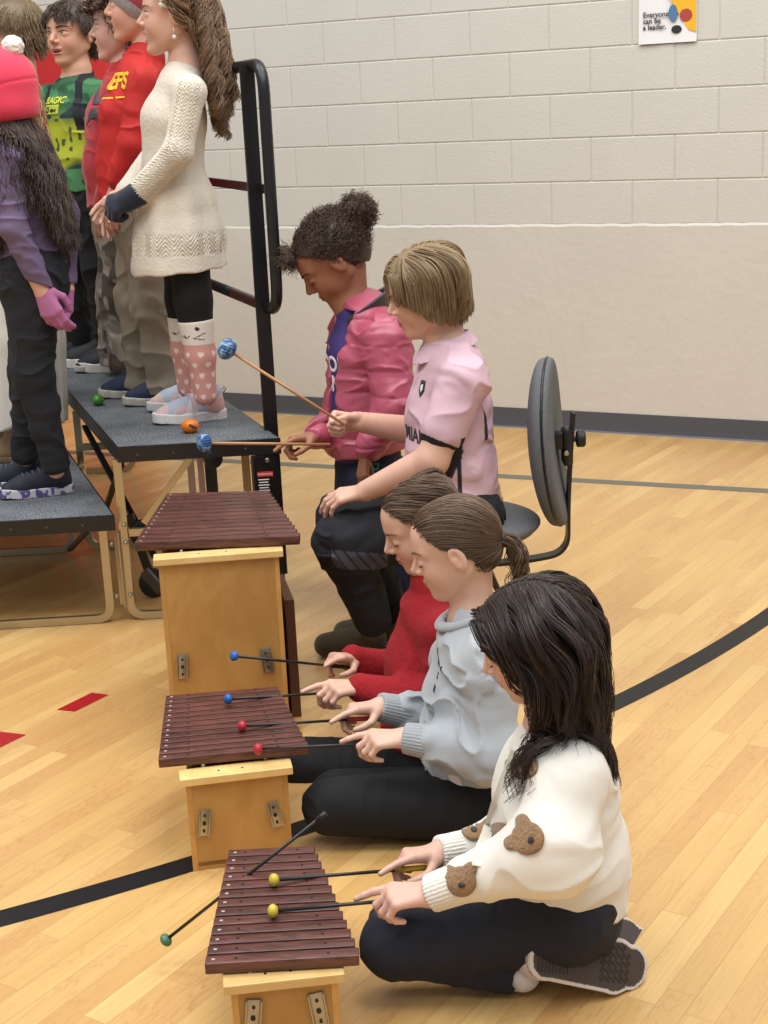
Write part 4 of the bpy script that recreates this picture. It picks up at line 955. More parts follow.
# ---------------------------------------------------------------- girl in the white cardigan, kneeling nearest
if want('front'):
    Y = 2.52; j = lambda px, py, dy=0.: WY(px, py, Y+dy)
    H = Head(j(531, 642), math.pi-.24, .42, .0, .99)
    fac = nrm(V(-1, -.12, 0)); sd = V(fac[1], -fac[0], 0)*-1
    secs = [(j(567, 905), .125, .10), (j(566, 850), .115, .09), (j(562, 790), .125, .09), (j(560, 752), .105, .07)]
    shL, elL, wrL = j(570, 778, -.12), j(552, 850, -.19), j(432, 893, -.14)
    shR, elR, wrR = j(548, 762, .14), j(530, 838, .20), j(440, 853, .12)
    kL, kR = j(394, 944, -.08), j(402, 925, .10)
    hL, hR = j(562, 918, -.08), j(558, 905, .08); aL, aR = j(512, 971, -.09), j(560, 948, .10)
    P = Person('girl kneeling nearest, in a white cardigan with brown bear heads, long dark hair', (214, 172, 154), H, j(556, 728), secs, sd, [(shL, elL, wrL), (shR, elR, wrR)], [(hL, kL, aL), (hR, kR, aR)], 1.12, .0028, leg_r=(.070, .055, .032))
    P.play('fL', wrL, 1, .95); P.play('fR', wrR, -1, .92)
    o = P.finish()
    face_bits(H, P.F, o, (60, 42, 34))
    # cardigan
    G = Fld(); G.torso([(j(562, 893), .150, .128), (j(557, 850), .155, .128), (j(555, 790), .145, .115), (j(556, 755), .115, .082), (j(554, 738), .07, .058)], sd, 0, .05)
    for (s_, e_, w_) in P.arms:
        G.cap(secs[-1][0]-V(0, 0, .015), s_, .065, .064, .04); G.cap(s_, e_, .062, .076, .04); dw = nrm(w_-e_); G.cap(e_, w_-dw*.070, .076, .042, .04)
        d = nrm(w_-e_); G.plane if 0 else None
    Gd = nrm(wrL-elL)
    wk = wrinkle(.007, (7, 7, 13), 3)
    G.disp = lambda Q: wk(Q)+.0012*np.sin(Q@nrm(V(0, 1, .02))*800)*(Q[:, 2] < .16)
    cutz = j(570, 897)[2]
    G.plane(j(570, 897), V(.12, 0, -1), .006)
    bears = [(j(458, 879, -.2), 1.0), (j(517, 838, -.24), 1.1), (j(497, 842, -.1), 1.0), (j(524, 768, -.16), 1.0), (j(466, 820, .1), 1.1), (j(497, 780, .0), 1.0)]
    cu_ = [(wrL, nrm(wrL-elL)), (wrR, nrm(wrR-elR))]
    def ccol(Q):
        C = np.tile(lin((230, 226, 217)), (len(Q), 1)); C *= (1+.02*noise(Q*40))[:, None]; return C
    card = garment(P, 'cardigan', G, MFLEECE, ccol, .003)
    for w_, e_ in ((wrL, elL), (wrR, elR)):
        d = nrm(e_-w_); C_ = Fld(); C_.cap(w_-d*.004, w_+d*.062, .034, .037, .003); C_.plane(w_-d*.004, -d, .006)
        u = nrm(np.cross(d, V(0, 0, 1))); w2 = np.cross(d, u); C_.disp = lambda Q, w_=w_, u=u, w2=w2: -.0011*np.sin(np.arctan2((Q-w_)@u, (Q-w_)@w2)*30)
        garment(P, 'cuff', C_, MKNIT, (228, 224, 214), .0022)
    MKNITC = mat('cream_rib', (226, 220, 208), rough=.9, bump=('noise', 300, .4, .003))
    # bear heads: patches raised on the cardigan
    MBEAR = mat('bear_boucle', (146, 112, 78), rough=.95, bump=('noise', 160, 1., .006), sheen=.3, var=.12, vs=90)
    view = nrm(j(500, 830)-V(0, 0, CH)); rx = nrm(np.cross(view, V(0, 0, 1))); ry = np.cross(rx, view)
    def disc(cx_, cy_, r, ry_=None, n=14): return [(cx_+r*math.cos(a), cy_+(ry_ or r)*math.sin(a)) for a in np.linspace(0, 2*math.pi, n+1)[:-1]]
    def bear(px, py, rot, s=1., Yy=Y-.2):
        c0 = WY(px, py, Yy); a = math.radians(rot); X_ = rx*math.cos(a)+ry*math.sin(a); Y_ = -rx*math.sin(a)+ry*math.cos(a)
        out_ = []
        for th in np.linspace(0, 2*math.pi, 49)[:-1]:
            u = V(math.cos(th), math.sin(th)); best = 0
            for cc_, r_ in ((V(0, 0), .028), (V(-.021, .021), .0125), (V(.021, .021), .0125)):
                b_ = u@cc_; q_ = b_*b_-cc_@cc_+r_*r_
                if q_ > 0: best = max(best, b_+math.sqrt(q_))
            out_.append(tuple(u*best*s))
        hexes = [out_]
        b_ = decal_poly(hexes, 'bear_patch', MBEAR, card, G, c0, X_, Y_, view, .0045, .008, .006, big=True)
        decal_poly([[(x*s, y*s) for x, y in disc(0, -.006, .0065, .005, 10)]], 'bear_nose', MINK, b_, G, c0, X_, Y_, view, .0065, .006, .002)
        for q in (): decal_poly([[(x*s, y*s) for x, y in disc(q*.011, .005, .0025)]], 'bear_eye', MINK, b_, G, c0, X_, Y_, view, .006, .006, .002)
    bear(461, 882, 8, .95); bear(527, 838, 60, 1.0); bear(499, 836, 110, .9, Y-.0); bear(524, 766, 25, .85, Y-.1); bear(474, 826, -10, 1.0, Y+.1)
    # jeans
    J = Fld(); J.seg(hL+V(0, 0, .015), hR+V(0, 0, .015), .10, .09, .10, .09, V(1, 0, 0), .03)
    for h_, k_, a_ in ((hL, kL, aL), (hR, kR, aR)): J.cap(h_, k_, .083, .066, .03); J.cap(k_+V(.005, 0, -.006), a_, .056, .040, .012)
    J.seg(secs[0][0], secs[1][0], .13, .105, .12, .095, sd, .03)
    J.disp = wrinkle(.004, (22, 8, 14), 5)
    d = nrm(aL-kL); J.cap(aL+d*.022, aL+d*.1, .045, .045, .004, 'sub')
    garment(P, 'jeans', J, MPANT, (24, 27, 40), .0032)
    # white sock at the near ankle, canvas shoes
    sk = Fld(); d = nrm(aL-kL); sk.cap(aL-d*.01, aL+d*.02, .034, .034, .01); garment(P, 'sock', sk, MKNIT, (214, 208, 204), .0028)
    def sole_c(f, dd):
        def g_(Q):
            q = f(Q); C = np.tile(lin((214, 206, 198)), (len(Q), 1)); b = (q[:, 2] < .004) & (dd(Q) < -.006); k2 = (np.abs(q[:, 2]-.010) < .0012) & (dd(Q) > -.004); C[k2] = lin((60, 50, 48)); C[b] = lin((72, 62, 58)); return C
        return g_
    def up_c(f):
        def g_(Q):
            q = f(Q); C = np.tile(lin((206, 200, 204)), (len(Q), 1)); return C
        return g_
    hl, tl_ = j(529, 958, -.17), j(650, 970, -.08); sole_n = -nrm(V(.10, -.88, .40))
    us, U, w_, R_, s_ = shoe(P, hl, tl_, sole_n, None, thick=.016, colf=up_c, solef=sole_c, wid=1.12, laces=None, h=.0025)
    # tread pattern on the sole: raised diamonds and outline
    MTR = mat('tread_rubber', (58, 50, 47), rough=.7); mb = MB()
    for a in np.arange(-.0, .10, .0125):
        for b_ in np.arange(-.03, .031, .0125):
            if math.hypot(a-.052, b_) < .035:
                for k in range(4):
                    t0 = k*math.pi/2; p0 = w_(a+.005*math.cos(t0), b_+.005*math.sin(t0), -.001+max(a-.04, 0)*.10); p1 = w_(a+.005*math.cos(t0+math.pi/2), b_+.005*math.sin(t0+math.pi/2), -.001+max(a-.04, 0)*.10); mb.tube([p0, p1], .0009, 5)
    mb2 = MB()
    for a in np.arange(-.10, -.04, .007): mb2.tube([w_(a, -.02, -.001), w_(a, .02, -.001)], .0009, 5)
    mb.build('ball_tread', MTR, us); mb = mb2; mb.build('heel_tread', MTR, us)
    mb = MB(); mb.tube([w_(a, b_, c) for a, b_, c in ((.0, -.03, .012), (.03, -.055, .004), (.045, -.075, -.006))], .0028, 6); mb.build('lace', mat('lace_white', (220, 216, 212), rough=.8), us, smooth=True)
    hl, tl_ = j(560, 908, .05), j(642, 938, .08); shoe(P, hl, tl_, -nrm(V(.25, -.35, .9)), .235, upper=(60, 62, 72), solef=sole_c, thick=.016, h=.003)
    # hair
    DK = (42, 29, 24)
    hair_cap(H, o, DK, .002)
    Fc = Fld(); H.skull(Fc); H.ell(Fc, (.030, 0, -.018), (.053, .060, .070), .02); Fc.cap(P.neck, H.c, .05, .05, .03); Fc.ops += G.ops[:-1]
    part = .004
    mbp = MB(); pts = G.hit(np.array([WY(x, y, Y-.02) for x, y in ((516, 752), (506, 778), (497, 802), (489, 826), (482, 848), (479, 864))])-view*.3, view); mbp.rect_tube(rounded_path(list(pts-view*.002), .02, 4), .020, .008, -view); mbp.build('placket', MKNITC, card, smooth=True, auto=.8)
    def df(pl, pw, t):
        side = np.sign(pl[:, 1]-part); side[side == 0] = 1; top = np.clip((pl[:, 2]-.02)/.09, 0, 1)
        loc = np.stack([-.19-.15*np.clip((pl[:, 0]-.02)/.05, 0, 1)*(1-top)-.1*top+0*top, side*(.95*top), -.25-.75*(1-top)], 1); d = nrm(loc@H.R.T)
        k = np.clip(((-.045+.05*np.clip((-pl[:, 0]-.03)/.05, 0, 1))-pl[:, 2])/.05, 0, 1)[:, None]; return d*(1-k)+V(.03, 0, -1.)*k
    N = 4200; rt_ = scalp_roots(H, N, default_line, 5, .004); gg = np.random.default_rng(4)
    A = grow(H, rt_, df, gg.uniform(.22, .345, N), 26, Fc, gg.uniform(.000, .006, N), 5, .45, (.008, 6, .4), .62, 90, .0010, .35, .06)
    cond = lambda q: default_line(q) & (q[:, 0] > .02) & (q[:, 2] < .085)
    r2 = scalp_roots(H, 260, cond, 8, .006)
    A2 = grow(H, r2, df, gg.uniform(.30, .42, 260), 30, Fc, gg.uniform(.010, .02, 260), 6, .6, (.015, 6, .2), .85, 11, .0011, .3, .08)
    hair_obj(o, [A, A2], DK, .3, hi=(66, 46, 38))
def waist_sub(F): pass
# ---------------------------------------------------------------- girl in the grey sweatshirt
if want('grey'):
    Y = 3.14; j = lambda px, py, dy=0.: WY(px, py, Y+dy)
    H = Head(j(455, 549), math.pi-.12, .30, 0, 1.03)
    sd = V(0, 1, 0); secs = [(j(470, 800), .115, .09), (j(472, 745), .11, .085), (j(473, 690), .12, .085), (j(474, 643), .10, .062)]
    shL, elL, wrL = j(484, 664, -.13), j(492, 752, -.17), j(406, 738, -.12)
    shR, elR, wrR = j(462, 654, .13), j(448, 722, .19), j(380, 707, .13)
    hL, hR, kL, kR, aL, aR = j(470, 805, -.08), j(468, 800, .08), j(330, 806, -.09), j(336, 796, .09), j(458, 826, -.08), j(462, 820, .09)
    P = Person('girl kneeling in a light grey sweatshirt, brown hair in a low ponytail', (214, 174, 154), H, j(473, 618), secs, sd, [(shL, elL, wrL), (shR, elR, wrR)], [(hL, kL, aL), (hR, kR, aR)], 1.04, .003, leg_r=(.068, .052, .032))
    P.play('gL', wrL, 1, .95); P.play('gR', wrR, -1, .93)
    o = P.finish(); face_bits(H, P.F, o, (92, 66, 50))
    G = Fld(); G.torso([(j(474, 792), .145, .112), (j(470, 745), .145, .112), (j(470, 692), .140, .098), (j(474, 646), .108, .074), (j(473, 622), .066, .060)], sd, 0, .05)
    for (s_, e_, w_) in P.arms: G.cap(secs[-1][0]-V(0, 0, .01), s_, .06, .060, .04); G.cap(s_, e_, .060, .058, .03); d = nrm(w_-e_); G.cap(e_, w_-d*.070, .064, .046, .03)
    wk = wrinkle(.013, (9, 9, 17), 11); G.disp = lambda Q: wk(Q)
    G.plane(j(474, 800), V(.35, 0, -1), .006); G.ell(H.w(.0, 0, -.115), V(.06, .06, .035), None, .01, 'sub') if 0 else None
    for (s_, e_, w_) in P.arms: cuff(P, w_, e_, (160, 165, 170), .034, .040, .066)
    top = garment(P, 'sweatshirt', G, MFLEECE, (170, 175, 180), .0035)
    U = Fld(); U.torso([(j(474, 802), .138, .108), (j(470, 760), .14, .105)], sd, 0, .02); U.plane(j(474, 807), V(.38, 0, -1), .004); garment(P, 'undershirt', U, MTEE, (222, 222, 224), .004)
    C_ = Fld(); C_.fn(lambda Q: np.hypot(np.hypot((Q-j(471, 612))[:, 0]*.85, (Q-j(471, 612))[:, 1])-.061, (Q-j(471, 612))@nrm(V(-.35, 0, 1)))-.010, j(471, 612), .09); garment(P, 'collar', C_, MFLEECE, (166, 171, 176), .003)
    view = nrm(j(440, 660)-V(0, 0, CH)); 
    decal_text('OAK\nPARK\nNOR', 'printed_letters', MINK, top, G, j(441, 655, -.02), nrm(V(-.25, -.95, 0))*-1, nrm(V(.25, 0, 1)), nrm(V(.8, .6, 0)), .030, .0015) if 0 else None
    fx = nrm(V(-.25, .97, 0)); pj = nrm(V(.93, .35, -.05))
    decal_poly([[(.000, .0), (.012, .004), (.016, .028), (.010, .046), (.001, .036)]], 'printed_logo', MINK, top, G, j(441, 664, -.03), -fx, V(.15, 0, 1), pj, .0015)
    decal_text('N', 'printed_letter', MINK, top, G, j(444, 690, -.05), fx*-1, V(.15, 0, 1), pj, .022, .0015, .0006); decal_text('M', 'printed_letter', MINK, top, G, j(452, 670, -.06), fx*-1, V(.15, 0, 1), pj, .020, .0015, .0006)
    decal_text('L', 'printed_letter', MINK, top, G, j(443, 677, -.05), fx*-1, V(.15, 0, 1), pj, .018, .0015, .0006)
    J = Fld(); J.seg(hL, hR, .10, .09, .10, .09, V(1, 0, 0), .03)
    for h_, k_, a_ in ((hL, kL, aL), (hR, kR, aR)): J.cap(h_, k_, .082, .064, .03); J.cap(k_+V(.005, 0, -.012), a_, .050, .038, .012)
    J.seg(secs[0][0], secs[1][0], .12, .095, .115, .09, sd, .03); J.disp = wrinkle(.003, (22, 8, 14), 6); garment(P, 'leggings', J, MPANT, (11, 12, 15), .004)
    hl, tl_ = j(456, 822, -.10), j(520, 838, -.06); shoe(P, hl, tl_, -nrm(V(.1, -.8, .5)), .22, upper=(96, 84, 110), sole=(214, 210, 210), thick=.018, h=.0035)
    shoe(P, j(470, 812, .09), j(535, 820, .12), -nrm(V(.1, -.5, .8)), .22, upper=(96, 84, 110), sole=(214, 210, 210), thick=.018, h=.004)
    BR = (92, 72, 56); hair_cap(H, o, BR, .003)
    Fc = Fld(); H.skull(Fc, .0); H.ell(Fc, (-.045, 0, -.018), (.050, .054, .05), .02)
    tie = H.w(-.108, 0, -.010)
    def df(pl, pw, t): d = tie-pw; n_ = np.linalg.norm(d, axis=1, keepdims=True); return d/np.maximum(n_, .01)+H.dir(0, 0, .25)*np.clip(n_-.05, 0, 1)*2
    N = 3000; gg = np.random.default_rng(9)
    cond = lambda q: default_line(q)
    rt_ = scalp_roots(H, N, cond, 12, .003); Ln = np.linalg.norm(H.W_(rt_)-tie, axis=1)/H.s*1.10
    A = grow(H, rt_, df, Ln, 18, Fc, gg.uniform(.001, .005, N), 3, .35, (.0008, 8, .5), .25, 160, .0011, .9, .03)
    r2 = np.tile(H.loc(tie[None]), (420, 1))+gg.normal(size=(420, 3))*.006
    def dt(pl, pw, t): return np.tile(H.dir(-1, 0, -.15)*max(0, 1-t*5)+V(.02, -.1, -1)*min(1, .45+t*3)+V(-.9, 0, 0)*max(0, t-.6), (len(pw), 1))
    A2 = grow(H, r2, dt, gg.uniform(.105, .15, 420), 18, None, 0, 4, .6, (.007, 9, .4), .5, 14, .0014, .3, .22)
    hair_obj(o, [A, A2], BR, .28, hi=(128, 100, 74))
    mb = MB(); mb.tube([tie+H.dir(0, math.cos(a), math.sin(a))*.013 for a in np.linspace(0, 6.283, 17)[:-1]], .004, 8, closed=True); mb.build('hair_tie', mat('hair_tie_cloth', (70, 60, 60)), o, smooth=True)
# ---------------------------------------------------------------- girl in the red sweater
if want('red'):
    Y = 3.52; j = lambda px, py, dy=0.: WY(px, py, Y+dy)
    H = Head(j(422, 526), math.pi+.12, .38, 0, 1.04)
    sd = V(0, 1, 0); secs = [(j(432, 765), .11, .085), (j(430, 710), .105, .08), (j(427, 655), .115, .08), (j(432, 612), .095, .06)]
    shL, elL, wrL = j(446, 632, -.13), j(446, 705, -.17), j(360, 687, -.12)
    shR, elR, wrR = j(424, 624, .13), j(405, 672, .19), j(354, 659, .14)
    hL, hR, kL, kR, aL, aR = j(430, 775, -.08), j(428, 770, .08), j(300, 770, -.09), j(306, 760, .09), j(430, 792, -.08), j(432, 786, .09)
    P = Person('girl kneeling in a fuzzy red sweater, farthest of the kneeling players', (212, 170, 148), H, j(433, 592), secs, sd, [(shL, elL, wrL), (shR, elR, wrR)], [(hL, kL, aL), (hR, kR, aR)], 1.04, .003, leg_r=(.068, .052, .032))
    P.play('rL', wrL, 1, .95); P.play('rR', wrR, -1, .92)
    o = P.finish(); face_bits(H, P.F, o, (92, 66, 50))
    G = Fld(); G.torso([(j(430, 775), .15, .120), (j(426, 720), .14, .115), (j(424, 660), .135, .098), (j(431, 614), .104, .074), (j(432, 588), .062, .058)], sd, 0, .05)
    for (s_, e_, w_) in P.arms: G.cap(secs[-1][0]-V(0, 0, .01), s_, .058, .058, .04); G.cap(s_, e_, .056, .052, .03); G.cap(e_, w_, .052, .036, .03); G.plane
    wk = wrinkle(.006, (8, 8, 14), 17); fz = lambda Q: noise(Q*170)*.0012; G.disp = lambda Q: wk(Q)+fz(Q)
    G.plane(j(430, 778), V(.2, 0, -1), .006); garment(P, 'sweater', G, MFUZZ, (150, 24, 32), .0035)
    J = Fld(); J.seg(hL, hR, .10, .09, .10, .09, V(1, 0, 0), .03)
    for h_, k_, a_ in ((hL, kL, aL), (hR, kR, aR)): J.cap(h_, k_, .080, .062, .03); J.cap(k_+V(.005, 0, -.012), a_, .050, .038, .012)
    J.disp = wrinkle(.003, (22, 8, 14), 7); garment(P, 'leggings', J, MPANT, (11, 12, 16), .004)
    for hh, tt, dy in ((455, 520, -.09), (457, 522, .09)): shoe(P, j(hh-5, 790, dy), j(tt-5, 798, dy), -nrm(V(.2, -.2, .95)), .22, upper=(70, 60, 70), sole=(210, 206, 204), thick=.018, h=.0045)
    BR = (88, 68, 54); hair_cap(H, o, BR, .004); Fc = Fld(); H.skull(Fc); H.ell(Fc, (.030, 0, -.018), (.053, .062, .070), .02); Fc.cap(P.neck, H.c, .05, .05, .03); Fc.ops += G.ops[:-1]
    def df(pl, pw, t):
        side = np.sign(pl[:, 1]+.02); side[side == 0] = 1; top = np.clip((pl[:, 2]-.02)/.09, 0, 1)
        loc = np.stack([-.75-.2*(1-top), side*(.6*top), -.15-.5*(1-top)], 1); d = nrm(loc@H.R.T); k = np.clip((-.0-pl[:, 0]-.07)/.04, 0, 1)[:, None]; return d*(1-k)+V(.1, 0, -1.)*k
    N = 2400; gg = np.random.default_rng(2); rt_ = scalp_roots(H, N, default_line, 14, .004)
    A = grow(H, rt_, df, gg.uniform(.20, .30, N), 20, Fc, gg.uniform(.001, .007, N), 5, .45, (.003, 6, .5), .4, 110, .0012, .4, .05); hair_obj(o, [A], BR, .28, hi=(126, 100, 78))
# ---------------------------------------------------------------- boy in the pink shirt on the chair
if want('boy'):
    Y = 4.15; j = lambda px, py, dy=0.: WY(px, py, Y+dy)
    H = Head(j(426, 293), math.pi+.05, .26, 0, 1.12)
    sd = V(0, 1, 0); secs = [(j(462, 508), .14, .12), (j(455, 470), .13, .115), (j(450, 412), .135, .105), (j(452, 366), .115, .075)]
    shL, elL, wrL = j(464, 382, -.15), j(432, 460, -.19), j(366, 491, -.12)
    shR, elR, wrR = j(440, 378, .15), j(420, 432, .20), j(360, 422, .12)
    hL, hR, kL, kR, aL, aR = j(462, 520, -.09), j(460, 516, .09), j(344, 543, -.10), j(346, 520, .14), j(372, 618, -.06), j(392, 610, .2)
    P = Person('boy seated on the padded chair in a pink soccer shirt, chin-length light brown hair', (214, 170, 148), H, j(446, 345), secs, sd, [(shL, elL, wrL), (shR, elR, wrR)], [(hL, kL, aL), (hR, kR, aR)], 1.16, .003, arm_r=(.046, .040, .026), leg_r=(.078, .056, .036))
    P.hand(wrL, j(332, 498, -.10)-wrL, V(-.05, .35, -1), V(0, 1, .3), RELAX, 1.05, spread=.2)
    P.hand(wrR, j(326, 421, .10)-wrR, V(.15, -.9, -.4), V(-.3, -.2, 1), (1.15, 1.2, 1.25, 1.25), 1.05, thumb=(.8, .3, .5))
    o = P.finish(); face_bits(H, P.F, o, (150, 116, 84), lash=(70, 50, 40))
    G = Fld(); G.torso([(j(456, 502), .165, .128), (j(451, 465), .16, .130), (j(449, 415), .155, .122), (j(452, 369), .128, .092), (j(447, 348), .070, .062)], sd, 0, .05)
    for (s_, e_, w_) in P.arms: G.cap(secs[-1][0]-V(0, 0, .01), s_, .07, .070, .04); e2 = s_+(e_-s_)*.60; G.cap(s_, e2, .068, .066, .02)
    wk = wrinkle(.010, (7, 7, 13), 23); G.disp = lambda Q: wk(Q)
    G.plane(j(463, 508), V(-.2, 0, -1), .008); G.ops.append(G.ops.pop())
    eL = shL+(elL-shL)*.60; dl = nrm(elL-shL); PK = lin((208, 174, 186)); BKc = lin((26, 26, 30)); e_r = shR+(elR-shR)*.60; dr_ = nrm(elR-shR)
    def c_(Q):
        C = np.tile(PK, (len(Q), 1))*(1+.02*noise(Q*30))[:, None]
        for e_, d_, s0 in ((eL, dl, shL), (e_r, dr_, shR)):
            t = (Q-e_)@d_; m = (t > .034) & (np.linalg.norm((Q-e_)-t[:, None]*d_, axis=1) < .082) & ((Q-e_)[:, 1]*np.sign(s0[1]-Y) > -.042) & (np.abs(t) < .12); C[m] = BKc
        q = Q-j(463, 470, 0); x = q[:, 0]; z = Q[:, 2]
        m = (np.abs(x-.0-.02*np.sin(z*8)) < .006) & (Q[:, 1] < Y-.06) & (z < eL[2]-.02); C[m] = BKc
        return C
    top = garment(P, 'soccer_shirt', G, MTEE, c_, .0032)
    cc = j(445, 345); C_ = Fld(); ax = nrm(V(-.30, 0, 1)); C_.fn(lambda Q: np.maximum(np.abs(np.hypot((Q-cc)[:, 0]*.9, (Q-cc)[:, 1])-.070-((Q-cc)@ax)*-.60)-.0045, np.abs((Q-cc)@ax)-.020), cc, .12); C_.ell(cc+V(-.085, 0, .02), V(.03, .02, .05), None, .004, 'sub'); garment(P, 'collar', C_, MTEE, (210, 178, 190), .003)
    mb = MB(); mb.tube([cc+V(.069*math.cos(a), .069*math.sin(a)*.98, -.021+.3*.069*math.cos(a)) for a in np.linspace(0, 6.283, 33)[:-1]], .0028, 6, closed=True); mb.build('collar_piping', MBLK, top, smooth=True) if 0 else None
    pj = nrm(V(.80, .60, 0)); xr = nrm(V(.60, -.80, 0)); o1 = j(415, 395, -.12)
    decal_poly([[(-.013, .022), (.013, .022), (.013, -.006), (0, -.024), (-.013, -.006)]], 'crest', MINK, top, G, j(414, 390, -.10), xr, V(0, 0, 1), pj, .0015); decal_poly([[(-.005, .010), (.004, .012), (.006, -.002), (0, -.012), (-.006, -.004)]], 'crest_figure', MWHT, top, G, j(414, 390, -.10), xr, V(0, 0, 1), pj, .0035)
    decal_text('MIAM', 'printed_letters', MINK, top, G, j(407, 443, -.10), xr, V(0, 0, 1), pj, .055, .0015, .001)
    decal_poly([[(0, 0), (.014, 0), (.02, .09), (.01, .10)]], 'back_print', MINK, top, G, j(489, 440, -.10), V(.4, -.9, 0), V(0, 0, 1), nrm(V(-.9, .4, 0)), .0015)
    J = Fld(); J.seg(hL, hR, .12, .105, .12, .105, V(1, 0, 0), .03)
    for h_, k_, a_ in ((hL, kL, aL), (hR, kR, aR)): J.cap(h_, k_, .100, .086, .04); J.cap(k_, a_, .084, .054, .03)
    J.seg(secs[0][0], secs[1][0], .135, .115, .13, .11, sd, .03); wk2 = wrinkle(.008, (12, 12, 14), 31); J.disp = lambda Q: wk2(Q)
    a1_, b1_ = j(300, 548, -.1), j(380, 556, -.1)
    def pc(Q):
        C = np.tile(lin((16, 18, 25)), (len(Q), 1)); x, z = Q[:, 0], Q[:, 2]; s = Q-j(352, 552, -.1); m = (np.abs(s[:, 2]+s[:, 0]*.15) < .028) & (s[:, 0] > -.055) & (s[:, 0] < .10) & (Q[:, 1] < kL[1]); C[m] = lin((70, 72, 80)); m2 = m & (np.abs(((s[:, 0]*34+s[:, 2]*22) % 1)-.5) > .38); C[m2] = lin((30, 32, 38)); return C
    garment(P, 'track_pants', J, MPANT, pc, .0035)
    for a_, tip, dy in ((aL, j(318, 652, -.10), 0), (aR, j(335, 640, .2), 0)):
        S_ = Fld(); tp = WZ(326, 645, .036) if a_ is aL else V(a_[0]-.15, a_[1], .036); hk = WZ(372, 643, .045) if a_ is aL else V(a_[0]+.03, a_[1], .042)
        S_.cap(a_+V(0, 0, .02), hk+V(0, 0, .03), .040, .040, .02); S_.cap(hk, tp, .040, .032, .03); S_.cap(hk+V(-.02, 0, .03), tp, .036, .026, .03); S_.plane(V(0, 0, .004), V(0, 0, -1), .004)
        garment(P, 'slipper_sock', S_, MFLEECE, (74, 66, 48), .0035)
    BR = (146, 122, 90); hair_cap(H, o, BR, .008, cut=(.040, .045)); Fc = Fld(); H.skull(Fc); H.ell(Fc, (.030, 0, -.018), (.056, .066, .070), .02); Fc.cap(P.neck, H.c, .05, .05, .03); H.ell(Fc, (-.045, 0, -.018), (.055, .062, .05), .02)
    def df(pl, pw, t):
        top = np.clip((pl[:, 2]-.03)/.08, 0, 1); side = np.sign(pl[:, 1]-.02); x = pl[:, 0]
        loc = np.stack([.45*top*np.sign(x-.03)-.12, side*(.9*top), -.25-.75*(1-top)], 1); d = nrm(loc@H.R.T); k = np.clip(1-top-.3, 0, 1)[:, None]; inward = (H.c-pw)*np.clip(t-.75, 0, 1)*12; return d*(1-k)+V(0., 0, -1.)*k+inward
    N = 5200; gg = np.random.default_rng(22); cond = lambda q: default_line(q) | ((q[:, 0] > .02) & (q[:, 2] > .055) & (q[:, 2]-.062 > (q[:, 0]-.062)))
    rt_ = scalp_roots(H, N, cond, 15, .004); zr_ = rt_[:, 2]; tgt = np.interp(rt_[:, 0], [-.02, .015, .045, .06], [-.052, -.024, .008, .014]); ln = np.clip((zr_-tgt)*1.05+.022, .02, .21)*gg.uniform(.93, 1.04, N)
    A = grow(H, rt_, df, ln, 18, Fc, gg.uniform(.003, .013, N), 5, .4, (.0012, 6, .4), .28, 150, .0010, .45, .04); hair_obj(o, [A], BR, .2, hi=(178, 152, 114))
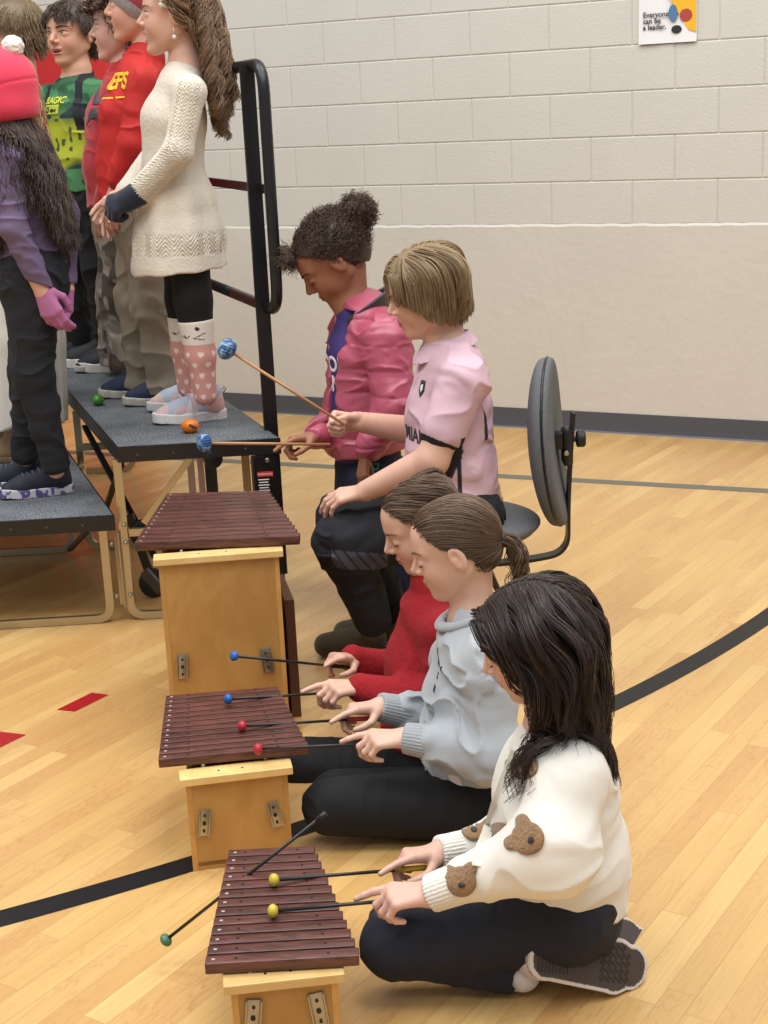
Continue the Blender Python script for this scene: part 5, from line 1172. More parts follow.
# ---------------------------------------------------------------- girl in the pink jacket, standing
if want('jacket'):
    Y = 4.72; j = lambda px, py, dy=0.: WY(px, py, Y+dy)
    H = Head(j(333, 262), math.pi+.06, .66, 0, 1.20)
    sd = nrm(V(.12, 1, 0)); secs = [(j(368, 470), .12, .095), (j(366, 425), .115, .09), (j(364, 365), .125, .09), (j(364, 322), .105, .065)]
    shL, elL, wrL = j(386, 340, -.15), j(396, 408, -.22), j(366, 452, -.26)
    shR, elR, wrR = j(352, 334, .15), j(350, 412, .17), j(314, 437, -.16)
    fz_ = .07; ax_ = j(398, 500)[0]
    hL, hR = j(372, 482, -.08), j(366, 480, .08); kL, kR = V(ax_-.02, Y-.08, .42), V(ax_-.02, Y+.08, .42); aL, aR = V(ax_+.01, Y-.09, .09), V(ax_+.02, Y+.09, .09)
    P = Person('girl standing in an open pink puffer jacket, curly brown hair in a high bun', (150, 100, 76), H, j(352, 306), secs, sd, [(shL, elL, wrL), (shR, elR, wrR)], [(hL, kL, aL), (hR, kR, aR)], 1.12, .0032, lip=(140, 76, 68))
    P.hand(wrR, j(284, 442, -.2)-wrR, V(.05, -.3, -1), V(-.1, -1, .3), ((.2, .2, .1), .9, 1.1, 1.2), 1.0)
    P.hand(wrL, V(-.2, -.1, -1), V(.6, .2, 0), V(-1, 0, 0), RELAX, 1.0)
    o = P.finish(); face_bits(H, P.F, o, (48, 34, 28), lash=(30, 22, 20))
    T = Fld(); T.torso([(j(364, 440), .135, .112), (j(362, 400), .13, .108), (j(358, 350), .13, .098), (j(358, 318), .085, .07), (j(354, 306), .058, .055)], sd, 0, .04); tee = garment(P, 't_shirt', T, MTEE, (56, 44, 108), .0035)
    G = Fld(); G.torso([(j(368, 438), .165, .138), (j(368, 400), .16, .135), (j(366, 355), .155, .12), (j(366, 325), .12, .088), (j(364, 312), .09, .075)], sd, 0, .04)
    for (s_, e_, w_) in P.arms: G.cap(secs[-1][0], s_, .068, .072, .04); G.cap(s_, e_, .070, .064, .03); d = nrm(w_-e_); G.cap(e_, w_-d*.02, .064, .040, .03)
    wk = wrinkle(.007, (12, 12, 24), 41); G.disp = lambda Q: wk(Q)-.006*np.abs(np.sin(Q[:, 2]*math.pi/.075))**.6
    # open front: strip cut out
    fc = j(352, 370, -.06); fwd = nrm(V(-.86, -.5, 0)); sdd = V(-fwd[1], fwd[0], 0)
    G.fn(lambda Q: np.maximum(np.maximum(np.abs((Q-fc)@sdd)-(.030+.030*np.clip((Q[:, 2]-fc[2])/.2, 0, 1)), -((Q-fc)@fwd)-.02), -.2+np.abs(Q[:, 2]-fc[2])), fc+fwd*.1, .32, .006, 'sub')
    G.plane(j(368, 447), V(.1, 0, -1), .008)
    jk = garment(P, 'puffer_jacket', G, MSAT, (172, 80, 102), .0035)
    cc = j(362, 318); C_ = Fld(); C_.fn(lambda Q: np.maximum(np.abs(np.hypot((Q-cc)[:, 0], (Q-cc)[:, 1]*.8)-.076-((Q-cc)[:, 2])*.2)-.012, np.abs((Q-cc)@nrm(V(-.6, 0, 1)))-.036), cc, .16, .01); C_.ell(cc+fwd*.10, V(.07, .045, .1), None, .01, 'sub'); garment(P, 'hood_lining', C_, MSAT, (52, 54, 60), .0035)
    decal_text('DON\'T\nSNO', 'printed_letters', MWHT, tee, T, j(341, 372, -.10), nrm(V(.5, -.86, 0)), V(0, 0, 1), nrm(V(.86, .5, 0)), .070, .0015, .002)
    J = Fld(); J.torso([(j(368, 490), .13, .11), (j(368, 440), .125, .105)], sd, 0, .03)
    for h_, k_, a_ in ((hL, kL, aL), (hR, kR, aR)): J.cap(h_, k_, .085, .066, .03); J.cap(k_, a_, .066, .060, .03)
    J.disp = wrinkle(.004, (12, 12, 12), 51); jp = garment(P, 'leggings', J, MPANT, (28, 32, 60), .004)
    decal_text('ORE', 'printed_letters', mat('teal_print', (50, 130, 110)), jp, J, j(367, 462, -.1), V(0, 0, -1), V(1, 0, 0), V(0, 1, 0), .055, .0015, .001)
    for a_ in (aL, aR): shoe(P, V(a_[0]+.05, a_[1], 0), V(a_[0]-.19, a_[1], 0), V(0, 0, 1), .24, upper=(60, 60, 70), h=.0045)
    BR = (78, 58, 46); gg = np.random.default_rng(5); Fc = Fld(); H.skull(Fc)
    hair_cap(H, o, (56, 42, 34), .008)
    N = 2600; rt_ = scalp_roots(H, N, default_line, 16, .010)
    def df(pl, pw, t): return H.dir(-.9, 0, .35)[None]*np.ones((len(pw), 1))+nrm(pw-H.w(-.014, 0, .032))*.15
    A = grow(H, rt_, df, gg.uniform(.018, .032, N), 9, Fc, gg.uniform(.002, .007, N), 5, .3, (.0024, 70, 3), 0, 60, .0010, .5, .8)
    bun = H.w(-.134, 0, .056); v = nrm(gg.normal(size=(1500, 3))); B0 = H.loc(bun+v*.018)
    def db(pl, pw, t): return nrm(pw-bun)+V(.1, 0, -.25)*t*2
    A2 = grow(H, B0, db, gg.uniform(.024, .056, 1500), 12, None, 0, 6, .2, (.0065, 40, 3), .35, 100, .0011, .5, .9)
    fp = H.w(.070, 0, .082); v = nrm(gg.normal(size=(420, 3))); B1 = H.loc(fp+v*V(.02, .045, .015))
    A3 = grow(H, B1, lambda pl, pw, t: H.dir(.8, 0, .25)[None]+v*.6, gg.uniform(.025, .055, 420), 10, None, 0, 7, .2, (.004, 50, 3), 0, 60, .0009, .5, .8)
    hair_obj(o, [A, A2, A3], BR, .3, hi=(104, 76, 60))
def stand_legs(cx_, cy_, z0, hipz, kz, sd, sp=.075, fwd=None, lean=0.):
    """two straight legs from hips at hipz to ankles at z0+.08"""
    out = []
    for q in (1, -1):
        h_ = V(cx_, cy_, hipz)+sd*sp*q; k_ = V(cx_, cy_, kz)+sd*sp*q+fwd*.02; a_ = V(cx_, cy_, z0+.085)+sd*sp*q-fwd*.01; out.append((h_, k_, a_))
    return out
def stripes(c, d, n=0): pass
# ---------------------------------------------------------------- girl in the cream knit dress
if want('cream'):
    Y = 4.97; j = lambda px, py, dy=0.: WY(px, py, Y+dy)
    H = Head(j(174, 16), math.pi+.02, -.05, 0, 1.12, mouth=1.)
    sd = V(0, 1, 0); secs = [(j(176, 205), .12, .095), (j(176, 165), .095, .078), (j(178, 120), .115, .085), (j(184, 84), .095, .06)]
    shL, elL, wrL = j(190, 92, -.13), j(178, 152, -.17), j(136, 196, -.12); shR, elR, wrR = j(178, 90, .13), j(160, 150, .17), j(128, 192, .06)
    hL, kL, aL = j(184, 215, -.075), j(193, 300, -.07), j(205, 392, -.07); hR, kR, aR = j(180, 213, .075), j(184, 298, .07), j(188, 384, .07)
    P = Person('girl on the taller riser in a cream knit dress with long wavy light brown hair', (210, 166, 146), H, j(186, 66), secs, sd, [(shL, elL, wrL), (shR, elR, wrR)], [(hL, kL, aL), (hR, kR, aR)], 1.08, .0035, leg_r=(.068, .050, .036))
    P.hand(wrL, V(-1, 0, -.35), V(0, .6, -.6), V(-.2, .3, 1), FIST, 1.0); P.hand(wrR, V(-1, 0, -.6), V(0, -.6, -.4), V(-.2, -.3, 1), RELAX, 1.0)
    o = P.finish(); face_bits(H, P.F, o, (140, 104, 78), eyes='open')
    CR_ = (214, 206, 190); G = Fld()
    G.torso([(j(179, 266), .178, .160), (j(179, 238), .168, .148), (j(177, 205), .145, .126), (j(173, 166), .108, .098), (j(174, 120), .125, .105), (j(182, 85), .105, .075), (j(186, 63), .058, .052)], sd, 0, .03)
    for (s_, e_, w_) in P.arms: G.cap(secs[-1][0], s_, .052, .050, .03); G.cap(s_, e_, .050, .046, .02); G.cap(e_, w_, .047, .040, .02)
    zt_k = j(178, 257)[2]; waist_z = j(175, 166)[2]; c0 = j(178, 220)
    def disp(Q):
        a = np.arctan2((Q-c0)[:, 1], (Q-c0)[:, 0]); b = np.clip((waist_z-Q[:, 2])/.2, 0, 1)*np.clip((Q[:, 2]-zt_k+.01)/.06, .35, 1); d = -.006*b*np.sin(a*9+2*noise(Q*4))*(Q[:, 2] < waist_z)
        # herringbone relief on the near sleeve and near the hem
        out = d+.0008*noise(Q*200)
        for (s_, e_, w_) in P.arms[:1]:
            for A_, B_ in ((s_, e_), (e_, w_)):
                ax = nrm(B_-A_); L_ = np.linalg.norm(B_-A_); t = (Q-A_)@ax; r_ = Q-A_-t[:, None]*ax; u = r_@nrm(np.cross(ax, V(0, 1, 0))); m = (t > -.02) & (t < L_+.02) & (np.linalg.norm(r_, axis=1) < .07) & (r_[:, 1] < -.01)
                out = out+np.where(m, .0036*np.clip(np.sin((t+np.abs((np.abs(u)*1.0 % .026)-.013)*1.6)*2*math.pi/.012), -.2, 1)*(np.abs(u) < .034), 0)
        m = (Q[:, 2] < zt_k+.085) & (Q[:, 2] > zt_k+.012); arc_ = a*.16; out = out+np.where(m, .0036*np.clip(np.sin((Q[:, 2]+np.abs((arc_ % .05)-.025)*1.3)*2*math.pi/.014), -.2, 1), 0)
        return out
    G.disp = disp; G.plane(V(0, 0, zt_k-.01), V(.05, 0, -1), .006); dress = garment(P, 'knit_dress', G, MKNIT, CR_, .0026)
    N_ = Fld(); N_.cap(wrL+nrm(wrL-elL)*-.012, wrL+V(-.03, 0, -.012), .036, .032, .01); hand(N_, wrL, V(-1, 0, -.35), V(0, .6, -.6), V(-.2, .3, 1), FIST, 1.1); N_.disp = lambda Q: np.full(len(Q), -.005); garment(P, 'glove', N_, MFLEECE, (26, 32, 50), .003)
    J = Fld()
    for h_, k_, a_ in ((hL, kL, aL), (hR, kR, aR)): J.cap(h_+(k_-h_)*.35, k_, .070, .062, .02); J.cap(k_, k_+(a_-k_)*.25, .062, .058, .02)
    garment(P, 'leggings', J, MPANT, (10, 10, 12), .0035)
    for q, (k_, a_) in enumerate(((kL, aL), (kR, aR))):
        S_ = Fld(); t0 = k_+(a_-k_)*.20; S_.cap(t0+(a_-k_)*.04, k_+(a_-k_)*.60, .060, .050, .01); S_.cap(k_+(a_-k_)*.60, a_+V(0, 0, -.01), .050, .038, .02); S_.plane(t0, nrm(k_-a_), .008)
        def sc(Q, t0=t0):
            C = np.tile(lin((206, 150, 140)), (len(Q), 1)); d = t0[2]-Q[:, 2]; C[d < .082] = lin((228, 220, 210)); 
            a = np.arctan2(Q[:, 1]-t0[1], Q[:, 0]-t0[0])*.052
            for cz, ca in [(z, c) for i, z in enumerate(np.arange(.115, .30, .036)) for c in np.arange(-.16, .16, .046)+(.023 if i % 2 else 0)]:
                u = (a-ca)/.0085; v = (cz-d)/.0085; hrt = (u*u+v*v-1)**3-u*u*v**3; C[(hrt < 0) & (d > .09)] = lin((232, 214, 206))
            # cat face in thin lines on the band
            def ln(x0, z0, x1, z1, w=.0016):
                p = np.stack([Q[:, 0]-t0[0], d], 1); A_ = np.array((x0, z0)); B_ = np.array((x1, z1)); ba = B_-A_; h = np.clip((p-A_)@ba/(ba@ba), 0, 1); m = (np.linalg.norm(p-A_-h[:, None]*ba, axis=1) < w) & (Q[:, 1] < t0[1]) & (d < .085); C[m] = lin((46, 40, 44))
            ln(-.045, .052, -.028, .058); ln(-.028, .058, -.018, .050); ln(-.036, .048, -.030, .056); ln(-.004, .058, .034, .042); ln(-.004, .058, .030, .064); ln(.008, .026, .012, .027, .006)
            return C
        garment(P, 'knee_sock', S_, MTEE, sc, .0028)
    def uc(f):
        def g_(Q):
            q = f(Q); C = np.tile(lin((168, 178, 196)), (len(Q), 1)); n = noise(q*60)
            C[n > .25] = lin((206, 176, 178)); C[(q[:, 0] < -.05) & (q[:, 2] < .07)] = lin((200, 158, 150)); C[(q[:, 0] > .07)] = lin((206, 180, 176)); C[(np.abs(q[:, 0]-.0+(q[:, 2]-.05)*.5) < .012)] = lin((214, 206, 210)); return C
        return g_
    def slc(f, dd):
        def g_(Q): q = f(Q); C = np.tile(lin((222, 220, 218)), (len(Q), 1)); m = (q[:, 0] < .0) & (((q[:, 0]+q[:, 2]*.5)*150 % 1) < .35) & (q[:, 2] > .006); C[m] = lin((176, 174, 172)); return C
        return g_
    h1 = WZ(229, 417, DZ); t1 = WZ(152, 425, DZ); h2 = WZ(210, 403, DZ); t2 = WZ(143, 414, DZ)
    ns = shoe(P, h1, t1, V(0, 0, 1), None, thick=.030, colf=uc, solef=slc, h=.003, strap=(206, 184, 186)); shoe(P, h2, t2, V(0, 0, 1), .25, thick=.030, colf=uc, solef=slc, h=.0035)
    BR = (124, 96, 72); hair_cap(H, o, BR, .008); Fc = Fld(); H.skull(Fc); H.ell(Fc, (.030, 0, -.018), (.053, .062, .070), .02); Fc.cap(P.neck, H.c, .05, .05, .03); Fc.torso([(j(173, 166), .108, .098), (j(174, 120), .125, .105), (j(182, 88), .105, .075)], sd, 0, .03); Fc.cap(shL, elL, .052, .05, .02)
    def df(pl, pw, t):
        top = np.clip((pl[:, 2]-.02)/.09, 0, 1); side = np.sign(pl[:, 1]); side[side == 0] = 1
        loc = np.stack([-.95-.2*(1-top), side*(.35*top), -.25-.4*(1-top)], 1); d = nrm(loc@H.R.T); k = np.clip((-.035-pl[:, 0])/.05, 0, 1)[:, None]; return d*(1-k)+V(.10, 0, -1.)*k
    N = 2600; gg = np.random.default_rng(31); rt_ = scalp_roots(H, N, default_line, 21, .006)
    A = grow(H, rt_, df, gg.uniform(.22, .32, N), 30, Fc, gg.uniform(.003, .024, N), 5, .5, (.015, 11, .3), .78, 50, .0017, .45, .12); hair_obj(o, [A], BR, .25, hi=(172, 140, 106))
    mb = MB(); mb.rect_tube([H.w(.018, .092*math.sin(a), .020+.104*math.cos(a)) for a in np.linspace(-1.75, 1.75, 25)], .026*H.s, .006, H.dir(0, 0, 1)); 
    mb = MB(); pts = [H.w(.020, .078*math.sin(a), .030+.092*math.cos(a)) for a in np.linspace(-1.7, 1.7, 25)]
    for i in range(24):
        for q in (-.008, 0, .008): mb.tube([pts[i]+H.dir(q+.003, 0, 0), pts[i+1]+H.dir(q-.003, 0, 0)], .006, 6)
    mb.build('headband', mat('headband_cloth', (226, 216, 200), rough=.8), o, smooth=True)
    mb = MB(); e0 = H.w(-.006, .080, -.040); e0 = H.w(-.006, .080, -.036) if H.w(-.006, .08, 0)[1] < H.c[1] else H.w(-.006, -.080, -.036)
    mb.tube([e0, e0-V(0, 0, .018)], .0012, 6); mb.lathe(e0-V(0, 0, .028), V(0, 0, 1), [(-.008, .001), (-.005, .006), (0, .008), (.005, .006), (.008, .001)], 12); mb.build('earring', mat('pearl', (220, 206, 200), rough=.2), o, smooth=True)
# ---------------------------------------------------------------- boy in the red shirt and beanie
if want('beanie'):
    Y = 5.42; j = lambda px, py, dy=0.: WY(px, py, Y+dy)
    H = Head(j(139, 6), math.pi+.02, -.04, 0, 1.14, mouth=.7)
    sd = V(0, 1, 0); secs = [(j(138, 205), .125, .10), (j(136, 165), .12, .095), (j(137, 115), .13, .10), (j(142, 75), .11, .07)]
    shL, elL, wrL = j(146, 84, -.15), j(134, 145, -.19), j(114, 196, -.15); shR, elR, wrR = j(138, 82, .15), j(128, 145, .19), j(112, 198, .1)
    z0 = DZ; fwd = V(-1, 0, 0); hz = j(138, 212)[2]
    hL, hR = j(146, 215, -.08), j(142, 213, .08); kL, kR = j(155, 305, -.08), j(138, 300, .08); aL, aR = j(170, 392, -.08), j(146, 384, .08)
    P = Person('boy on the riser in a red shirt with yellow letters and khaki pants', (210, 162, 140), H, j(146, 58), secs, sd, [(shL, elL, wrL), (shR, elR, wrR)], [(hL, kL, aL), (hR, kR, aR)], 1.10, .0038, leg_r=(.07, .05, .036))
    P.hand(wrL, V(-.15, .1, -1), V(.4, 1, 0), V(-1, .3, 0), RELAX, 1.); P.hand(wrR, V(-.15, -.1, -1), V(.4, -1, 0), V(-1, -.3, 0), RELAX, 1.)
    o = P.finish(); face_bits(H, P.F, o, (120, 84, 60), eyes='open')
    G = Fld(); G.torso([(j(136, 212), .15, .125), (j(133, 165), .15, .125), (j(134, 115), .15, .120), (j(141, 76), .122, .086), (j(145, 58), .074, .068)], sd, 0, .04)
    for (s_, e_, w_) in P.arms: G.cap(secs[-1][0], s_, .06, .060, .03); G.cap(s_, e_, .060, .056, .02); G.cap(e_, w_+(e_-w_)*.35, .056, .048, .02)
    wk = wrinkle(.008, (8, 8, 12), 61); G.disp = lambda Q: wk(Q); G.plane(j(136, 196), V(0, 0, -1), .006); top = garment(P, 'long_sleeve_shirt', G, MTEE, (182, 30, 26), .0038)
    MYL = mat('yellow_print', (232, 186, 40), rough=.6); xr = nrm(V(.75, -.65, 0)); pj = nrm(V(.65, .75, 0)); decal_text('IEFS', 'printed_letters', MYL, top, G, j(111, 89, -.12), xr, V(0, 0, 1), pj, .075, .002, .003); decal_poly([[(-.15, -.016), (.10, -.016), (.10, -.010), (-.15, -.010)]], 'printed_line', MYL, top, G, j(112, 94, -.1), xr, V(0, 0, 1), pj, .002)
    J = Fld(); J.torso([(j(140, 225), .135, .115), (j(138, 195), .13, .11)], sd, 0, .03)
    for h_, k_, a_ in ((hL, kL, aL), (hR, kR, aR)): J.cap(h_, k_, .092, .078, .04); J.cap(k_, a_+V(0, 0, -.01), .078, .066, .03); J.ell(a_+V(-.01, 0, -.0), (.078, .07, .045), None, .03)
    wk2 = wrinkle(.012, (9, 9, 12), 63); J.disp = lambda Q: wk2(Q); J.plane(V(0, 0, z0+.035), V(0, 0, -1), .004); garment(P, 'khaki_pants', J, MPANT, (138, 128, 112), .004)
    for hp, tp in (((196, 400), (140, 405)), ((170, 393), (119, 397))): shoe(P, WZ(*hp, DZ), WZ(*tp, DZ), V(0, 0, 1), .27, upper=(30, 42, 74), sole=(196, 190, 178), h=.004, thick=.026)
    hat = Fld(); H.ell(hat, (-.014, 0, .046), (.112, .092, .095), .001); H.ell(hat, (-.03, 0, .0), (.092, .088, .07), .03); hat.plane(H.w(.0, 0, -.046), H.dir(.58, 0, -.81), .006)
    garment(P, 'knit_hat', hat, MKNIT, lambda Q: np.where(((H.loc(Q)[:, 2]+.046-(H.loc(Q)[:, 0])*.716) < .042)[:, None], lin((150, 148, 146)), lin((150, 52, 62)))*(1+.15*noise(Q*180))[:, None], .0035)
# ---------------------------------------------------------------- boy in the red hoodie and camouflage pants
if want('hoodie'):
    Y = 5.92; j = lambda px, py, dy=0.: WY(px, py, Y+dy)
    H = Head(j(121, 28), math.pi+.02, -.04, 0, 1.14, mouth=.8)
    sd = V(0, 1, 0); secs = [(j(122, 205), .125, .10), (j(120, 165), .12, .095), (j(120, 120), .13, .10), (j(125, 88), .11, .07)]
    shL, elL, wrL = j(128, 96, -.15), j(122, 150, -.19), j(104, 203, -.15); shR, elR, wrR = j(120, 94, .15), j(115, 150, .19), j(104, 200, .1)
    hL, hR = j(122, 218, -.08), j(118, 216, .08); kL, kR = j(124, 295, -.08), j(118, 292, .08); aL, aR = j(126, 362, -.08), j(114, 358, .08)
    P = Person('boy on the riser in a red hooded sweatshirt and grey camouflage pants, curly brown hair', (214, 172, 156), H, j(126, 70), secs, sd, [(shL, elL, wrL), (shR, elR, wrR)], [(hL, kL, aL), (hR, kR, aR)], 1.10, .0038, leg_r=(.07, .05, .036))
    P.hand(wrL, V(-.2, .1, -1), V(.4, 1, 0), V(-1, .3, 0), RELAX, 1.05); P.hand(wrR, V(-.15, -.1, -1), V(.4, -1, 0), V(-1, -.3, 0), RELAX, 1.)
    o = P.finish(); face_bits(H, P.F, o, (90, 64, 48), eyes='open')
    G = Fld(); G.torso([(j(120, 208), .15, .125), (j(117, 165), .155, .13), (j(118, 118), .15, .120), (j(124, 90), .12, .085), (j(126, 74), .075, .068)], sd, 0, .04)
    for (s_, e_, w_) in P.arms: G.cap(secs[-1][0], s_, .06, .062, .03); G.cap(s_, e_, .062, .056, .02); G.cap(e_, w_, .056, .042, .02)
    wk = wrinkle(.007, (8, 8, 12), 67); G.disp = lambda Q: wk(Q); G.plane(j(120, 205), V(0, 0, -1), .006); top = garment(P, 'hooded_sweatshirt', G, MFLEECE, (174, 30, 42), .0038)
    C_ = Fld(); cc = j(130, 76); C_.ell(cc, (.10, .10, .045), None, .001); C_.ell(cc+V(-.04, 0, .04), (.07, .075, .05), None, .02, 'sub'); garment(P, 'hood', C_, MFLEECE, (168, 28, 40), .0038)
    pj = nrm(V(.8, .6, 0)); xr = nrm(V(.6, -.8, 0)); MGR = mat('dark_grey_print', (66, 66, 74), rough=.6)
    up_ = [(-.055, .070), (-.015, .045), (.0, .022), (.015, .045), (.055, .070), (.040, .035), (.018, .006), (-.018, .006), (-.040, .035)]
    decal_poly([up_, [(x, -y) for x, y in up_]], 'chest_logo', MGR, top, G, j(102, 106, -.10), xr, V(0, 0, 1), pj, .002)
    K_ = Fld(); K_.ell(j(98, 178, -.02), (.03, .12, .085), None, .01); 
    J = Fld(); J.torso([(j(122, 225), .13, .115), (j(121, 200), .13, .11)], sd, 0, .03)
    for h_, k_, a_ in ((hL, kL, aL), (hR, kR, aR)): J.cap(h_, k_, .092, .078, .04); J.cap(k_, a_, .078, .066, .03)
    wk3 = wrinkle(.012, (9, 9, 12), 69); J.disp = lambda Q: wk3(Q); J.plane(V(0, 0, DZ+.04), V(0, 0, -1), .004)
    def camo(Q):
        n = noise(Q*15+3)+.4*noise(Q*34); n2 = noise(Q*18+40)+.4*noise(Q*40+9); C = np.tile(lin((128, 122, 112)), (len(Q), 1)); C[n > .22] = lin((86, 80, 74)); C[n2 > .30] = lin((168, 160, 148)); C[n < -.40] = lin((104, 92, 80)); return C
    garment(P, 'camouflage_pants', J, MPANT, camo, .004)
    for hp, tp in (((141, 371), (86, 372)), ((118, 366), (72, 367))): shoe(P, WZ(*hp, DZ), WZ(*tp, DZ), V(0, 0, 1), .28, upper=(34, 36, 40), sole=(212, 208, 200), h=.004, thick=.034)
    BR = (78, 58, 44); hair_cap(H, o, BR, .012, cut=(.035, .05)); N = 1300; gg = np.random.default_rng(71); rt_ = scalp_roots(H, N, lambda q: default_line(q) | ((q[:, 0] > 0) & (q[:, 2] > .05)), 24, .010)
    A = grow(H, rt_, lambda pl, pw, t: nrm(pw-H.w(-.014, 0, .032))*(1-t)+H.dir(.9, 0, -.6)*t, gg.uniform(.04, .07, N), 12, None, 0, 5, .3, (.009, 26, 1.), .6, 120, .0022, .5, .7); hair_obj(o, [A], BR, .25, hi=(120, 92, 66))
# ---------------------------------------------------------------- boy in the green and yellow shirt
if want('green'):
    Y = 6.30; j = lambda px, py, dy=0.: WY(px, py, Y+dy)
    H = Head(j(71, 35), math.pi+1.02, .0, 0, 1.16, mouth=.35, smile=1.6)
    fwd = nrm(V(-.62, -.78, 0)); sd = V(fwd[1], -fwd[0], 0); sd = sd if sd[0] > 0 else -sd   # sd points to the boy's left (image right)
    secs = [(j(82, 195), .125, .095), (j(80, 160), .12, .09), (j(76, 118), .135, .095), (j(77, 90), .115, .065)]
    shL, elL, wrL = j(77, 98)+sd*.155, j(82, 148)+sd*.185, j(86, 196)+sd*.18+fwd*.03; shR, elR, wrR = j(77, 98)-sd*.155, j(76, 148)-sd*.19, j(78, 196)-sd*.18+fwd*.03
    ft = WZ(88, 372, DZ); cx2, cy2 = j(82, 200)[0], Y
    legs = [(V(cx2, cy2, j(82, 205)[2])+sd*.08*q, V(cx2+.0, cy2, 1.02)+sd*.09*q+fwd*.02, V(cx2, cy2, DZ+.09)+sd*.10*q) for q in (1, -1)]
    P = Person('smiling boy on the riser in a green and yellow fish-print shirt and black pants', (204, 158, 132), H, j(77, 72), secs, sd, [(shL, elL, wrL), (shR, elR, wrR)], legs, 1.12, .0035, leg_r=(.07, .05, .036))
    for w_, q in ((wrL, 1), (wrR, -1)): P.hand(w_, V(-.1, -.05, -1), -sd*q, fwd, RELAX, 1.)
    o = P.finish(); face_bits(H, P.F, o, (54, 40, 32), eyes='open')
    G = Fld(); G.torso([(j(82, 192), .155, .12), (j(80, 155), .150, .115), (j(76, 115), .152, .112), (j(77, 94), .122, .08), (j(77, 80), .07, .06)], sd, 0, .04)
    for (s_, e_, w_) in P.arms: G.cap(secs[-1][0], s_, .06, .058, .03); G.cap(s_, e_, .058, .052, .02); G.cap(e_, w_, .052, .040, .02)
    wk = wrinkle(.007, (8, 8, 12), 73); G.disp = lambda Q: wk(Q); G.plane(j(82, 190), V(0, 0, -1), .006)
    zA, zB = j(76, 80)[2], j(76, 190)[2]
    def gc(Q):
        v = (Q[:, 2]-zB)/(zA-zB); n = noise(Q*11)+.5*noise(Q*24); C = np.tile(lin((168, 180, 46)), (len(Q), 1)); g1 = np.clip((v-.62+.10*n)/.12, 0, 1)[:, None]; C = C*(1-g1)+lin((42, 92, 62))*g1
        d = (n > .18) & (v > .66); C[d] = lin((20, 48, 48)); d = (n < -.35) & (v > .66); C[d] = lin((66, 128, 84)); lo = np.clip((.24-v+.06*n)/.08, 0, 1)[:, None]; C = C*(1-lo)+lin((28, 62, 62))*lo; d = (n > .3) & (v < .2); C[d] = lin((70, 130, 80))
        sp = noise(Q*52+17); C[(sp > .44) & (v < .66) & (v > .15)] = lin((70, 84, 30))
        u = (Q-secs[2][0])@sd; C[(np.abs(u-.10-(v-.8)*-.05) < .016) & (v > .55)] = lin((18, 24, 34)); C[(np.abs(u+.10+(v-.8)*-.05) < .014) & (v > .6)] = lin((18, 24, 34)); return C
    top = garment(P, 'fishing_shirt', G, MTEE, gc, .0035)
    C_ = Fld(); cc = j(77, 78); C_.fn(lambda Q: np.hypot(np.hypot((Q-cc)[:, 0], (Q-cc)[:, 1])-.064, ((Q-cc)@nrm(fwd*.35+V(0, 0, 1))))-.008, cc, .08); garment(P, 'collar', C_, MTEE, (18, 26, 34), .0035)
    dk = mat('dark_olive_print', (40, 44, 24), rough=.6); yl = mat('lime_print', (206, 214, 60), rough=.6); pj = -fwd
    decal_text('PELAGIC', 'printed_letters', yl, top, G, j(69, 103)+fwd*.1, sd, V(0, 0, 1), pj, .036, .002, .0012)
    decal_poly([[(-.05, -.016), (.05, -.016), (.05, .022), (-.05, .022)]], 'printed_panel', mat('lime_panel', (176, 190, 52)), top, G, j(68, 110)+fwd*.1, sd, V(0, 0, 1), pj, .002)
    decal_poly([[(0.0, 0), (.014, .008), (.030, .002), (.038, .008), (.036, -.008), (.028, -.002), (.012, -.008)]], 'printed_fish', dk, top, G, j(68, 110)+fwd*.1, sd, V(0, 0, 1), pj, .004); decal_text('D', 'printed_letter', dk, top, G, j(66, 112)+fwd*.1-sd*.01, sd, V(0, 0, 1), pj, .032, .004, .001)
    J = Fld(); J.torso([(j(82, 215), .13, .11), (j(82, 188), .13, .105)], sd, 0, .03)
    for h_, k_, a_ in legs: J.cap(h_, k_, .090, .074, .04); J.cap(k_, a_, .074, .060, .03)
    wk4 = wrinkle(.010, (9, 9, 12), 77); J.disp = lambda Q: wk4(Q); J.plane(V(0, 0, DZ+.06), V(0, 0, -1), .004); garment(P, 'pants', J, MPANT, (12, 12, 15), .0045)
    for a_ in [l[2] for l in legs]: shoe(P, V(a_[0], a_[1], DZ)-fwd*.06, V(a_[0], a_[1], DZ)+fwd*.22, V(0, 0, 1), .27, upper=(30, 30, 34), sole=(180, 178, 172), laces=(70, 72, 70), h=.004)
    BR = (66, 50, 40); hair_cap(H, o, BR, .008, cut=(.038, .045)); N = 2400; gg = np.random.default_rng(79); Fc = Fld(); H.skull(Fc); H.ell(Fc, (-.045, 0, -.018), (.052, .060, .05), .02)
    rt_ = scalp_roots(H, N, lambda q: default_line(q) | ((q[:, 0] > 0) & (q[:, 2] > .05)), 25, .006)
    def df(pl, pw, t): f_ = np.clip((pl[:, 2]-.0)/.1, 0, 1); loc = np.stack([.75*f_*(pl[:, 0] > -.03)-.25*(pl[:, 0] <= -.03), np.sign(pl[:, 1]+.01)*.35*f_, -.35-.65*(1-f_)], 1); return loc@H.R.T
    A = grow(H, rt_, df, gg.uniform(.028, .046, N), 12, Fc, gg.uniform(.002, .010, N), 5, .4, (.0015, 14, .5), .4, 110, .0015, .4, .06); hair_obj(o, [A], BR, .25, hi=(92, 74, 60))
